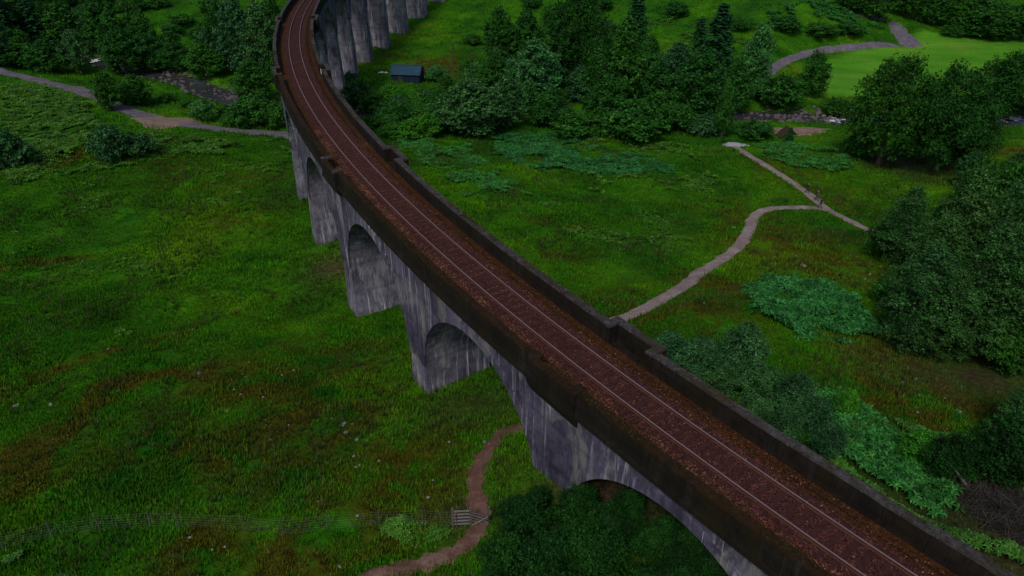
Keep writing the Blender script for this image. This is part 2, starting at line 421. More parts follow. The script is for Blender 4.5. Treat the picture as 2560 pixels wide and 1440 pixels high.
def bil(H, x, y):
    fx = np.clip((np.asarray(x, float) - GX0) / GS, 0, len(gx) - 1.001); fy = np.clip((np.asarray(y, float) - GY0) / GS, 0, len(gy) - 1.001)
    i = fx.astype(int); j = fy.astype(int); a = fx - i; b = fy - j
    return (H[i, j] * (1 - a) + H[i + 1, j] * a) * (1 - b) + (H[i, j + 1] * (1 - a) + H[i + 1, j + 1] * a) * b
def hit(u, v):
    d = ray(u, v); t = 20.0; o = np.array([0, 0, CAM_H])
    prev = t
    while t < 420:
        p = o + d * t
        if p[2] < bil(HH, p[0], p[1]): break
        prev = t; t += 0.8
    lo, hi = prev, t
    for _ in range(18):
        m_ = (lo + hi) / 2; p = o + d * m_
        if p[2] < bil(HH, p[0], p[1]): hi = m_
        else: lo = m_
    p = o + d * hi
    return np.array([p[0], p[1], float(bil(HH, p[0], p[1]))])
def poly_w(pix): return np.array([hit(u, v)[:2] for u, v in pix])
def dist_poly(X, Y, line):
    best = np.full(np.shape(X), 1e9)
    for (x0, y0), (x1, y1) in zip(line[:-1], line[1:]):
        dx, dy = x1 - x0, y1 - y0; L2 = dx * dx + dy * dy + 1e-9
        t = np.clip(((X - x0) * dx + (Y - y0) * dy) / L2, 0, 1)
        best = np.minimum(best, np.hypot(X - x0 - t * dx, Y - y0 - t * dy))
    return best
def in_poly(X, Y, P):
    ins = np.zeros(np.shape(X), bool); n = len(P)
    for i in range(n):
        x0, y0 = P[i]; x1, y1 = P[(i + 1) % n]
        c = ((y0 > Y) != (y1 > Y)) & (X < (x1 - x0) * (Y - y0) / (y1 - y0 + 1e-12) + x0)
        ins ^= c
    return ins
def smooth_line(P, n=6):
    P = np.asarray(P, float); out = []
    for i in range(len(P) - 1):
        p0 = P[max(i - 1, 0)]; p1 = P[i]; p2 = P[i + 1]; p3 = P[min(i + 2, len(P) - 1)]
        for k in range(n):
            t = k / n
            out.append(0.5 * ((2 * p1) + (p2 - p0) * t + (2 * p0 - 5 * p1 + 4 * p2 - p3) * t * t + (3 * p1 - p0 - 3 * p2 + p3) * t ** 3))
    out.append(P[-1]); return np.array(out)

# lines on the ground
river_l = smooth_line(poly_w([(60,118),(160,135),(250,152),(350,172),(440,193),(520,222),(600,242),(690,258),(800,268),(950,278)]))
river_r = smooth_line(poly_w([(1480,300),(1650,296),(1760,290),(1860,286),(1960,288),(2080,292),(2250,292),(2400,294),(2480,292),(2600,286)]))
road_l = smooth_line(poly_w([(-60,158),(0,176),(80,196),(160,215),(240,240),(300,268),(350,288),(420,302),(500,315),(580,326),(660,332),(730,338),(800,342)]))
path_a = smooth_line(poly_w([(1500,815),(1570,793),(1640,760),(1715,716),(1750,682),(1805,648),(1850,612),(1872,575),(1886,542),(1918,524),(1980,519),(2046,521),(2080,530)]))
path_b = smooth_line(poly_w([(1826,360),(1880,395),(1950,437),(2015,480),(2066,522),(2120,551),(2190,582),(2260,610)]))
path_c = smooth_line(poly_w([(820,1480),(960,1436),(1065,1410),(1150,1374),(1192,1330),(1200,1290),(1188,1230),(1196,1170),(1225,1118),(1262,1080),(1310,1072)]))
road_r = smooth_line(poly_w([(1905,205),(1935,172),(1985,146),(2050,129),(2130,119),(2240,113)]))
road_r2 = smooth_line(poly_w([(2262,104),(2258,82),(2240,60),(2180,42),(2110,32)]))
# carve the stream bed, soft lumps, hummock under the bracken
dr = np.minimum(dist_poly(XX, YY, river_l), dist_poly(XX, YY, river_r))
dpath = np.minimum.reduce([dist_poly(XX, YY, l) for l in (road_l, path_a, path_b, path_c, road_r, road_r2)])
lump = 0.5 * vnoise(XX, YY, 17, 0) + 0.38 * vnoise(XX, YY, 7, 1) + 0.28 * vnoise(XX, YY, 3.3, 2) + 0.15 * vnoise(XX, YY, 1.9, 3)
lump *= np.clip((dpath - 0.8) / 2.5, 0.08, 1)
def hump(u, v, rx, ry, h):
    c = hit(u, v); return h * np.exp(-(((XX - c[0]) / rx) ** 2 + ((YY - c[1]) / ry) ** 2))
humps = hump(2020, 770, 9, 5, 1.6) + hump(170, 380, 14, 5, 1.0) + hump(1560, 400, 9, 4, 0.7) + hump(2010, 335, 8, 4, 0.7)
MEADOW = poly_w([(2035,160),(2120,132),(2260,116),(2290,88),(2310,72),(2330,78),(2400,88),(2560,84),(2720,84),(2720,238),(2560,240),(2400,238),(2250,240),(2060,242),(2030,215)])
inmead = in_poly(XX, YY, MEADOW).astype(float)
for _ in range(2):
    inmead[1:-1, 1:-1] = (inmead[:-2, 1:-1] + inmead[2:, 1:-1] + inmead[1:-1, :-2] + inmead[1:-1, 2:] + 2 * inmead[1:-1, 1:-1]) / 6
HH = HH + (lump + humps) * (1 - 0.9 * inmead)
HH = HH - 1.1 * np.clip(1 - (dr - 2.6) / 2.6, 0, 1)
# colour of the cover: worn tracks, moor patches, bare soil, shade painted under the near arch
brown = np.zeros_like(HH)
for line, w, a in ((smooth_line(poly_w([(0,1170),(120,1100),(200,1040),(270,975),(350,955),(440,935),(520,930)])), 1.6, 1.3),
                   (smooth_line(poly_w([(0,980),(110,940),(250,880),(400,860),(480,820)])), 1.3, 0.8),
                   (smooth_line(poly_w([(360,1080),(450,1120),(560,1160)])), 1.0, 0.9),
                   (smooth_line(poly_w([(560,1380),(700,1400),(820,1430)])), 1.5, 0.8),
                   (smooth_line(poly_w([(0,670),(120,655),(250,640)])), 0.9, 0.8),
                   (smooth_line(poly_w([(1290,545),(1400,560),(1500,575)])), 0.8, 0.6),
                   (smooth_line(poly_w([(120,420),(180,395),(240,365)])), 1.5, 1.3)):
    brown = np.maximum(brown, a * np.clip(1.3 - dist_poly(XX, YY, line) / w, 0, 1))
for u, v, r_, a in ((780,1060,7,0.85),(1020,1180,5,0.9),(620,970,6,0.75),(940,1250,6,0.8),(30,1180,4,0.9),(820,920,6,0.6),(480,1370,2.0,1.2),(720,1390,4,0.9),(330,1110,3,0.5),
                    (430,430,6,0.5),(600,450,8,0.45),(600,540,6,0.5),(1960,600,9,0.9),(2080,660,8,0.9),(1800,720,5,0.9),(1760,770,5,0.8),(1980,420,7,0.6),(2100,500,6,0.6),
                    (2300,980,6,1.0),(2250,1040,5,0.8),(2200,900,4,0.7),(1850,540,6,0.7),(1400,640,4,0.5),(1560,760,4,0.7),(1640,790,3,0.8),(2500,370,10,0.9),(1100,160,8,1.2),(980,140,4,0.9),(960,120,4,0.9)):
    c = hit(u, v); brown = np.maximum(brown, a * np.exp(-((XX - c[0]) ** 2 + (YY - c[1]) ** 2) / (r_ * r_)))
soil = np.zeros_like(HH)
for u, v, r_, a in ((2360,930,6,0.6),(2460,950,5,0.7),(2420,880,6,0.6),(2280,880,4,0.4),(1290,1000,3,0.5),(1180,1020,3,0.5),(840,660,3.5,0.7),(1060,185,6,0.8),(2240,400,7,0.8),(2330,420,7,0.7),(2480,1290,5,1.0),(2440,1250,4,0.9),(2540,1330,4,1.0),(1150,1290,1.4,0.8),(1490,1225,3.5,1.0),(1540,1250,3.5,1.0)):  # last pair: shade of the near arch put into the ground as soil colour
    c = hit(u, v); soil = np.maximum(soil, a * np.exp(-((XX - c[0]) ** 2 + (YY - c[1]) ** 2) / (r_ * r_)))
soil = np.maximum(soil, 0.9 * np.clip(1 - (dr - 2.2) / 2.4, 0, 1))
soil = np.clip(soil * (1 + 0.5 * vnoise(XX, YY, 3, 4)), 0, 1)
# one sheet: fine in the valley, coarser towards the horizon
def ext(a, lo, hi):
    left = [lo - d for d in (4, 10, 22, 45, 90, 180, 350, 700, 1400, 2800)][::-1]
    return np.array(left + list(a) + [hi + d for d in (4, 10, 22, 45, 90, 180, 350, 700, 1400, 2800)])
ex = ext(gx, GX0, GX1); ey = ext(gy, GY0, GY1)
EX, EY = np.meshgrid(ex, ey, indexing='ij')
EZ = bil(HH, EX, EY)
od = np.hypot(np.maximum(np.maximum(GX0 - EX, EX - GX1), 0), np.maximum(np.maximum(GY0 - EY, EY - GY1), 0))
EZ = EZ + np.where(od > 0, 0.16 * od ** 1.04 * (0.75 + 0.35 * vnoise(EX, EY, 260, 5)) * np.clip((EY + 600) / 900, 0.1, 1) * (od < 1500) + (od >= 1500) * 330, 0)
nx, ny = EX.shape
idx = np.arange(nx * ny).reshape(nx, ny)
F = np.stack([idx[:-1, :-1], idx[1:, :-1], idx[1:, 1:], idx[:-1, 1:]], -1).reshape(-1, 4)
inner = lambda A: np.where(od > 0, 0, bil(A, EX, EY)).ravel()
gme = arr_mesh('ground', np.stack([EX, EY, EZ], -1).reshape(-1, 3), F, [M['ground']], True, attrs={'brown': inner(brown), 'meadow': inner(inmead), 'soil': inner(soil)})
tag(obj('ground', gme), kind='structure')
def gz(x, y): return float(bil(HH, x, y))

def ribbon(name, line, width, mat, lift, wob=0.12, level=None):
    line = np.asarray(line); n = len(line); V = []; F = []; K = 5
    for i in range(n):
        d = line[min(i + 1, n - 1)] - line[max(i - 1, 0)]; d = d / (np.hypot(*d) + 1e-9); nrm = np.array([-d[1], d[0]])
        w = width * (1 + wob * math.sin(i * 1.7) + wob * random.uniform(-1, 1))
        for k in range(K):
            q = line[i] + nrm * w * (k / (K - 1) - 0.5)
            z = (gz(*q) + lift + (0.03 if 0 < k < K - 1 else -0.02)) if level is None else level(i / (n - 1))
            V.append((q[0], q[1], z))
    for i in range(n - 1):
        for k in range(K - 1):
            a = i * K + k; F.append((a, a + 1, a + K + 1, a + K))
    return tag(obj(name, arr_mesh(name, V, F, [mat], True)), kind='structure')
ribbon('gravel_road', road_l, 4.2, M['road'], 0.07)
ribbon('gravel_path', path_a, 1.5, M['path'], 0.07)
ribbon('gravel_path', path_b, 1.55, M['path'], 0.075)
ribbon('earth_path', path_c, 1.05, M['path_brown'], 0.06, 0.3)
ribbon('gravel_road', road_r, 3.0, M['road'], 0.07)
ribbon('gravel_road', road_r2, 3.2, M['road'], 0.07)
def river(line):
    z = np.array([gz(*p) for p in line]); zs_ = np.convolve(np.pad(z, 6, 'edge'), np.ones(13) / 13, 'valid')
    lev = lambda t: float(np.interp(t, np.linspace(0, 1, len(z)), zs_)) + 0.42
    ribbon('river', line, 9.5, M['water'], 0, 0.1, level=lev)
    return lev
LEV_L = river(river_l); LEV_R = river(river_r)
PATCHES = []
def blob_patch(name, u, v, rx, ry, mat, lift=0.09):
    c = hit(u, v); PATCHES.append((c[0], c[1], rx, ry)); V = [(c[0], c[1], gz(c[0], c[1]) + lift)]; F = []; n = 22
    RG = (0.15, 0.3, 0.45, 0.6, 0.75, 0.9, 1.0)
    for ring in RG:
        for k in range(n):
            t = 2 * math.pi * k / n; r_ = ring * (1 + 0.22 * math.sin(3 * t + u) + 0.12 * math.sin(7 * t))
            x, y = c[0] + rx * r_ * math.cos(t), c[1] + ry * r_ * math.sin(t)
            V.append((x, y, gz(x, y) + (lift if ring < 1 else 0.0)))
    for k in range(n):
        F.append((0, 1 + k, 1 + (k + 1) % n))
        for q in range(len(RG) - 1):
            a_ = 1 + q * n; F.append((a_ + k, a_ + n + k, a_ + n + (k + 1) % n, a_ + (k + 1) % n))
    me = bpy.data.meshes.new(name); me.from_pydata(V, [], [tuple(dict.fromkeys(f)) for f in F]); me.materials.append(mat); me.update()
    return tag(obj(name, me), kind='structure')
blob_patch('sandy_patch', 408, 303, 5.6, 4.8, M['sand'], 0.15)
blob_patch('sandy_patch', 1985, 328, 7.5, 4.0, M['sand'])
blob_patch('concrete_pad', 1838, 362, 2.4, 1.6, M['slab'], 0.12)
blob_patch('gravel_road_bend', 2258, 92, 3.5, 9.0, M['road'], 0.08)
M['foam'] = m_plain('river_foam', (0.62, 0.64, 0.72), 0.7, 0.45, 1.4, 0.05)
for u, v, ln, w_, line, lev in ((2075,292,5,3.2,river_r,LEV_R),(2470,292,6,3.6,river_r,LEV_R),(2512,290,4,2.6,river_r,LEV_R),(252,153,5,4.5,river_l,LEV_L)):
    c = hit(u, v)[:2]; i0 = int(np.argmin(np.hypot(*(line - c).T))); i0 = min(max(i0, 2), len(line) - 3)
    d = line[i0 + 1] - line[i0 - 1]; d = d / np.hypot(*d); nr = np.array([-d[1], d[0]]); zz = lev(i0 / (len(line) - 1)) + 0.05
    V = [(*line[i0], zz + .06)]; n_ = 26
    for k in range(n_):
        t = 2 * math.pi * k / n_; r_ = 1 + .35 * math.sin(5 * t + u) + .2 * math.sin(9 * t)
        q = line[i0] + d * (ln / 2 * r_ * math.cos(t)) + nr * (w_ / 2 * r_ * math.sin(t)); V.append((*q, zz + random.uniform(-.02, .05)))
    me = bpy.data.meshes.new('white_water'); me.from_pydata(V, [], [(0, 1 + k, 1 + (k + 1) % n_) for k in range(n_)]); me.materials.append(M['foam']); me.update()
    tag(obj('white_water', me), kind='structure')

# ------------------------------------------------------------------ viaduct
SPAN, S0 = 16.6, 890.3
PT_, ZC, ZS = 1.3, -1.9, -8.9          # half pier thickness, crown and springing levels
def pier_s(k): return S0 - SPAN * k
via = empty('viaduct', arc(S0, 0, -7))
VO = Vector(via.location)
tag(via, 'long curved grey concrete railway viaduct with round arches, tall piers and low parapets', 'viaduct')
def vpart(name, V, F, mat, parent=None, smooth=False):
    par = parent or via
    V = [tuple(Vector(v) - VO) for v in V]
    me = bpy.data.meshes.new(name); me.from_pydata(V, [], F); me.materials.append(mat)
    bm = bmesh.new(); bm.from_mesh(me); bmesh.ops.recalc_face_normals(bm, faces=bm.faces); bm.to_mesh(me); bm.free()
    if smooth: me.polygons.foreach_set('use_smooth', [True] * len(me.polygons))
    return obj(name, me, par)
def sweep(s_list, section, closed=True):
    """section: function(s)->list of (off,z); returns V,F of a closed-section sweep along the curve"""
    V = []; F = []; k = None
    for s in s_list:
        sec = section(s); k = len(sec)
        V += [arc(s, o, z) for o, z in sec]
    for i in range(len(s_list) - 1):
        for j in range(k):
            a = i * k + j; b = i * k + (j + 1) % k
            F.append((a, b, b + k, a + k))
    F.append(tuple(range(k))); e = (len(s_list) - 1) * k; F.append(tuple(e + j for j in range(k))[::-1])
    return V, F
KMIN, KMAX = -2, 17
for k in range(KMIN, KMAX + 1):
    s = pier_s(k)
    zb = min(gz(*arc(s, o, 0)[:2]) for o in (-3.4, 0, 3.4)) - 1.2
    king = False
    hw0, ht0 = 2.62, PT_ + (0.35 if king else 0)
    lev = [ZS + 0.35, ZS, ZS - 0.001]
    if zb < ZS - 0.5: lev = [ZS + 0.3] + list(np.linspace(ZS, zb, max(2, int((ZS - zb) / 3) + 1)))
    else: lev = [ZS + 0.3, min(zb, ZS - 0.5)]
    V = []; F = []
    for z in lev:
        dz = max(0, ZS - z); ht = ht0 + dz * 0.036; hw = hw0 + dz * 0.030
        V += [arc(s - ht, -hw, z), arc(s + ht, -hw, z), arc(s + ht, hw, z), arc(s - ht, hw, z)]
    for i in range(len(lev) - 1):
        for j in range(4):
            a = i * 4 + j; b = i * 4 + (j + 1) % 4; F.append((a, b, b + 4, a + 4))
    F.append((0, 1, 2, 3)); e = len(V) - 4; F.append((e, e + 1, e + 2, e + 3))
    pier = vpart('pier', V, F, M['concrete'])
HALF = SPAN / 2 - PT_
def zin(ds):                               # intrados over a bay, ds from mid bay
    return ZC - HALF + math.sqrt(max(0, HALF ** 2 - ds * ds)) if abs(ds) < HALF else ZS
for k in range(KMIN, KMAX):
    sm = (pier_s(k) + pier_s(k + 1)) / 2
    dss = [-SPAN / 2 + 0.004] + [HALF * -math.cos(math.pi * i / 26) for i in range(27)] + [SPAN / 2 - 0.004]
    V = []; F = []; mi = []
    for ds in dss:
        zb = zin(ds) if abs(ds) <= HALF + 1e-6 else ZS
        V += [arc(sm + ds, -2.70, -0.78), arc(sm + ds, 2.70, -0.78), arc(sm + ds, 2.70, zb), arc(sm + ds, -2.70, zb)]
    for i in range(len(dss) - 1):
        a = i * 4
        for j in range(4):
            b = (j + 1) % 4; F.append((a + j, a + b, a + 4 + b, a + 4 + j)); mi.append(1 if j == 2 else 0)
    F.append((0, 1, 2, 3)); mi.append(0); e = len(V) - 4; F.append((e, e + 1, e + 2, e + 3)); mi.append(0)
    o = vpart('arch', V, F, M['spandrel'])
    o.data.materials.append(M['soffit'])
    o.data.polygons.foreach_set('material_index', mi)
    for side in (-1, 1):                   # raised arch ring on each face
        V = []; F = []
        n = 26
        for i in range(n + 1):
            t = math.pi * i / n
            for rr, off in ((HALF - 0.02, 2.66), (HALF + 0.62, 2.66), (HALF + 0.62, 2.77), (HALF - 0.02, 2.77)):
                zz = min(ZC - HALF + rr * math.sin(t), -0.80)
                V.append(arc(sm - rr * math.cos(t), side * off, zz))
        for i in range(n):
            for j in range(4): a = i * 4 + j; b = i * 4 + (j + 1) % 4; F.append((a, b, b + 4, a + 4))
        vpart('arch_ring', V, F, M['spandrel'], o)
    # string course, deck slab, parapets with coping, per bay
    ss = list(np.linspace(pier_s(k + 1) + 0.012, pier_s(k) - 0.012, 9))
    V, F = sweep(ss, lambda s: [(-2.99, -0.80), (2.99, -0.80), (2.99, -0.52), (-2.99, -0.52)])
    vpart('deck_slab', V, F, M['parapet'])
    for side in (-1, 1):
        def bay(s_from, s_to, out, joint=0.01):
            q = list(np.linspace(s_from + joint, s_to - joint, max(3, int((s_to - s_from) / 2) + 2)))
            V, F = sweep(q, lambda s: [(side * (2.42 + out), -0.52), (side * (2.84 + out), -0.52), (side * (2.84 + out), 0.64), (side * (2.42 + out), 0.64)])
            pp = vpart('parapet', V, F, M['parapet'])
            n_c = max(1, round((s_to - s_from) / 2.1)); cs = np.linspace(s_from, s_to, n_c + 1)
            for a_, b_ in zip(cs[:-1], cs[1:]):
                jz = random.uniform(-0.025, 0.025); jo = random.uniform(-0.025, 0.025)
                qq = [a_ + 0.006, (a_ + b_) / 2, b_ - 0.006]
                V, F = sweep(qq, lambda s: [(side * (2.39 + out + jo), 0.64), (side * (2.88 + out + jo), 0.64), (side * (2.86 + out + jo), 0.76 + jz), (side * (2.41 + out + jo), 0.77 + jz)])
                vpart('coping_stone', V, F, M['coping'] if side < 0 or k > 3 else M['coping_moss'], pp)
        a0, a1 = pier_s(k + 1), pier_s(k)
        refl = 1.9
        lo = a0 + (refl if (k + 1) % 2 == 0 else 0); hi = a1 - (refl if k % 2 == 0 else 0)
        bay(lo, hi, 0.0)
        if k % 2 == 0:                      # refuge over every second pier
            OUT = 0.62 if side < 0 else (0.45 if k > 0 else 0.22)
            bay(a1 - refl, a1 + refl, OUT, 0.0)
            for sg in (-1, 1):
                sc = a1 + sg * (refl - 0.22)
                V, F = sweep([sc - 0.2, sc + 0.2], lambda s: [(side * 2.38, -0.515), (side * (2.78 + OUT), -0.515), (side * (2.78 + OUT), 0.635), (side * 2.38, 0.635)])
                rp = vpart('refuge_cheek', V, F, M['parapet'])
                V, F = sweep([sc - 0.27, sc + 0.27], lambda s: [(side * 2.30, 0.65), (side * (2.80 + OUT), 0.65), (side * (2.80 + OUT), 0.815), (side * 2.30, 0.815)])
                vpart('coping_stone', V, F, M['coping'] if side < 0 or k > 1 else M['coping_moss'], rp)
            V, F = sweep([a1 - refl, a1, a1 + refl], lambda s: [(side * 2.60, -1.55), (side * 2.80, -1.55), (side * (2.90 + OUT), -0.83), (side * (2.90 + OUT), -0.53), (side * 2.60, -0.53)])
            vpart('refuge_corbel', V, F, M['parapet'])

# ------------------------------------------------------------------ railway track
trk = empty('railway_track', arc(S0, 0, -0.5)); TO = Vector(trk.location)
tag(trk, 'single railway track of steel rails on red-brown ballast curving over the viaduct', 'railway track')
SA, SB = 735.0, 921.0
sl = list(np.arange(SA, SB, 1.0))
def tpart(name, V, F, mats, parent=None, smooth=False, mi=None):
    V = [tuple(Vector(v) - TO) for v in V]
    me = bpy.data.meshes.new(name); me.from_pydata(V, [], F)
    for m in mats: me.materials.append(m)
    bm = bmesh.new(); bm.from_mesh(me); bmesh.ops.recalc_face_normals(bm, faces=bm.faces); bm.to_mesh(me); bm.free()
    if mi is not None: me.polygons.foreach_set('material_index', mi)
    return obj(name, me, parent or trk)
prof = [(-2.41, -0.44), (-1.95, -0.42), (-1.62, -0.21), (-1.35, -0.185), (-0.76, -0.19), (0, -0.20), (0.76, -0.19), (1.35, -0.185), (1.62, -0.20), (2.05, -0.33), (2.41, -0.36)]
V = []; F = []; mi = []
for i, s in enumerate(sl):
    for j, (o, z) in enumerate(prof):
        w = 0.035 if 0 < j < len(prof) - 1 else 0
        V.append(arc(s, o + random.uniform(-w, w) * 2, z + random.uniform(-w, w) * 0.5))
n = len(prof)
for i in range(len(sl) - 1):
    for j in range(n - 1):
        F.append((i * n + j, i * n + j + 1, (i + 1) * n + j + 1, (i + 1) * n + j)); mi.append(0 if 3 <= j <= 6 else 1)
tpart('ballast_bed', V, F, [M['ballast'], M['ballast_rust']], mi=mi)
RS = [(-0.075, -0.160), (0.075, -0.160), (0.070, -0.145), (0.012, -0.130), (0.010, -0.045), (0.036, -0.035), (0.036, -0.004), (0.028, 0.0), (-0.028, 0.0), (-0.036, -0.004), (-0.036, -0.035), (-0.010, -0.045), (-0.012, -0.130), (-0.070, -0.145)]
for side in (1, -1):
    V, F = sweep(sl, lambda s: [(side * 0.753 + o, z) for o, z in RS])
    nn = len(RS); mi = []
    for i in range(len(sl) - 1):
        for j in range(nn): mi.append(1 if j in (6, 7, 8) else 0)
    mi += [0, 0]
    tpart('rail', V, F, [M['rail_side'], M['rail_head']], mi=mi)
sb = MB(); sb.box((0, 0, 0), (2.55, 0.25, 0.11))
sb.box((-0.753, 0, 0.062), (0.30, 0.16, 0.016)); sb.box((0.753, 0, 0.062), (0.30, 0.16, 0.016))
smesh = sb.mesh('sleeper', M['sleeper'])
s = SA + 0.4; ns = 0
while s < SB - 0.5:
    o = obj('sleeper', smesh, trk); a = s / RR
    x, y, z = arc(s, random.uniform(-0.02, 0.02), -0.229 + random.uniform(-0.008, 0.004))
    o.location = Vector((x, y, z)) - TO; o.rotation_euler = (0, 0, a + random.uniform(-0.012, 0.012))
    s += 0.66; ns += 1
# loose ballast stones, too many and small to pick apart
def stones(n, s0, s1, offf, zf, size):
    ss_ = s0 + (s1 - s0) * rng.random(n); of = offf(rng.random(n)); a = ss_ / RR
    c = np.stack([CX + (RR + of) * np.cos(a), CY + (RR + of) * np.sin(a), zf(of)], -1) - np.array(TO)
    sz = size * (0.5 + rng.random(n) ** 2)
    base = np.array([[1, 0, -.4], [-.6, .85, -.3], [-.6, -.85, -.3], [.35, .3, .7], [-.5, -.1, .55]])
    rot = rng.random(n) * 6.28; cs, sn = np.cos(rot), np.sin(rot)
    Vb = base[None] * (0.65 + 0.7 * rng.random((n, 5, 1))) * sz[:, None, None]
    V = np.stack([Vb[..., 0] * cs[:, None] - Vb[..., 1] * sn[:, None], Vb[..., 0] * sn[:, None] + Vb[..., 1] * cs[:, None], Vb[..., 2]], -1) + c[:, None]
    Fb = np.array([[0, 1, 3], [1, 4, 3], [1, 2, 4], [2, 0, 3], [2, 3, 4]])
    F = (np.arange(n) * 5)[:, None, None] + Fb[None]
    return V.reshape(-1, 3), F.reshape(-1, 3)
profx = np.array([p[0] for p in prof]); profz = np.array([p[1] for p in prof])
zprof = lambda o: np.interp(o, profx, profz) + 0.005
V1, F1 = stones(26000, 845, SB - 1, lambda r: -1.9 + r * 4.2, zprof, 0.026)
V2, F2 = stones(20000, 845, SB - 1, lambda r: 1.15 + 1.2 * r, zprof, 0.050)
V3, F3 = stones(5000, 845, SB - 1, lambda r: -2.3 + 4.6 * r, zprof, 0.05)
Vs = np.vstack([V1, V2, V3]); Fs = np.vstack([F1, F2 + len(V1), F3 + len(V1) + len(V2)])
tag(obj('ballast_stones', arr_mesh('ballast_stones', Vs, Fs, [M['stone_b']]), trk), kind='stuff')

# ------------------------------------------------------------------ plant meshes
def leaves(P, Nrm, size, asp=0.62):
    n = len(P)
    T = rng.normal(size=(n, 3)); T -= Nrm * (T * Nrm).sum(-1, keepdims=True); T /= np.linalg.norm(T, axis=1, keepdims=True) + 1e-9
    B = np.cross(Nrm, T)
    s = (size * (0.45 + 1.1 * rng.random(n) ** 1.5))[:, None]
    V = np.stack([P + T * s, P + B * s * asp, P - T * s, P - B * s * asp], 1)
    return V.reshape(-1, 3), (np.arange(n) * 4)[:, None] + np.arange(4)[None]
def lobe_crown(lobes, n, size, shell=0.55, up=0.35, rnd=0.75, per=16, reach=0.42, lift=0.25):
    """leaves set along shoots that leave each lobe outwards and upwards, so outline and surface stay feathery"""
    L = np.array(lobes, float)
    area = L[:, 3] * L[:, 4] + L[:, 4] * L[:, 5] + L[:, 3] * L[:, 5]
    k = n // per
    pick = rng.choice(len(L), k, p=area / area.sum()); l = L[pick]
    d = rng.normal(size=(k, 3)); d /= np.linalg.norm(d, axis=1, keepdims=True)
    d[:, 2] = np.where(d[:, 2] < -0.5, -d[:, 2] * 0.5, d[:, 2])
    r0 = shell * (0.8 + 0.4 * rng.random(k)); ln = reach * (0.35 + 1.0 * rng.random(k) ** 1.6)
    base = l[:, :3] + l[:, 3:6] * d * r0[:, None]
    dirv = l[:, 3:6] * d + np.array([0, 0, lift]) * l[:, 3:4] + rng.normal(size=(k, 3)) * 0.28 * l[:, 3:4]
    t = rng.random((k, per)) ** 0.8
    P = base[:, None] + dirv[:, None] * (t * (ln + 1 - shell)[:, None])[..., None] * 0.9
    wid = (0.085 * (1.25 - t) * 2.2)[..., None] * l[:, None, 3:4]
    P = P + rng.normal(size=(k, per, 3)) * wid
    Nn = d[:, None] * 0.8 + np.array([0, 0, up]) + rng.normal(size=(k, per, 3)) * rnd * 0.7
    Nn /= np.linalg.norm(Nn, axis=-1, keepdims=True)
    return leaves(P.reshape(-1, 3), Nn.reshape(-1, 3), size)
def rand_lobes(w, h, z0, n, lr, seed, flat=0.9, cone=0.0):
    """lobes set round an ovoid envelope of half width w, from z0 up to h"""
    r = random.Random(seed); out = []
    for i in range(n):
        t = (i + r.uniform(0.1, 0.9)) / n; a = i * 2.399 + r.uniform(-.5, .5)
        pr = math.sin(math.pi * (0.16 + 0.78 * t)) ** 0.75 * (1 - cone * t)
        q = lr * w * r.uniform(0.65, 1.2) * (0.55 + 0.45 * pr)
        rad = max(0.0, pr * w * r.uniform(0.80, 1.02) - q * 0.75)
        z = z0 + q * flat * 0.8 + (h - z0 - 1.5 * q * flat) * t
        out.append((rad * math.cos(a), rad * math.sin(a), z, q, q * r.uniform(.85, 1.15), q * flat * r.uniform(.9, 1.2)))
    for t in (0.3, 0.55, 0.78):
        q = w * 0.5 * math.sin(math.pi * (0.16 + 0.78 * t)) * (1 - cone * t)
        out.append((0, 0, z0 + (h - z0) * t, q, q, (h - z0) * 0.2))
    return out
def trunk_mesh(name, h, r0, nl, spread, mat, seed, split=0.35):
    r = random.Random(seed); m = MB()
    bx, by = r.uniform(-.04, .04) * h, r.uniform(-.04, .04) * h
    pts = [(0, 0, -0.4), (0, 0, 0.02 * h), (bx * .4, by * .4, 0.3 * h), (bx, by, 0.6 * h), (bx * 1.3, by * 1.3, 0.85 * h)]
    m.tube(pts, [r0 * 1.35, r0 * 1.1, r0 * 0.8, r0 * 0.5, r0 * 0.15], 7)
    for i in range(nl):
        t = i * 2.4 + r.uniform(-.3, .3); z = h * (split + (0.75 - split) * i / max(1, nl - 1)); L = spread * r.uniform(.6, 1.0)
        m.tube([(bx * .5, by * .5, z), (bx * .5 + L * .5 * math.cos(t), by * .5 + L * .5 * math.sin(t), z + L * .35), (bx * .5 + L * math.cos(t), by * .5 + L * math.sin(t), z + L * .55)],
               [r0 * .42, r0 * .28, r0 * .08], 5)
    return m.mesh(name, mat, True)
PROTO = {}
def proto(kind, w, h, crownV, crownF, leafm, trunk):
    PROTO.setdefault(kind, []).append((w, h, arr_mesh('crown', crownV, crownF, [leafm]), trunk))
for sd in range(3):
    V, F = lobe_crown(rand_lobes(8.0, 17, 1.6, 40, 0.27, sd + 1), 34000, 0.185)
    proto('oak', 16.0, 17.0, V, F, M['leaf_oak'], trunk_mesh('trunk', 12, 0.55, 7, 5, M['bark'], sd))
for i, (kd, lm) in enumerate((('alder', 'leaf_alder'), ('pale', 'leaf_pale'), ('willow', 'leaf_willow'), ('bright', 'leaf_bright'))):
    for sd in range(3):
        V, F = lobe_crown(rand_lobes(3.6, 10, 0.5, 34, 0.30, 20 + 5 * i + sd, 1.0, 0.15 * (sd + 1)), 17000, 0.135)
        proto(kd, 7.2, 10.0, V, F, M[lm], trunk_mesh('trunk', 8.5, 0.22, 6, 2.4, M['bark'], 30 + sd))
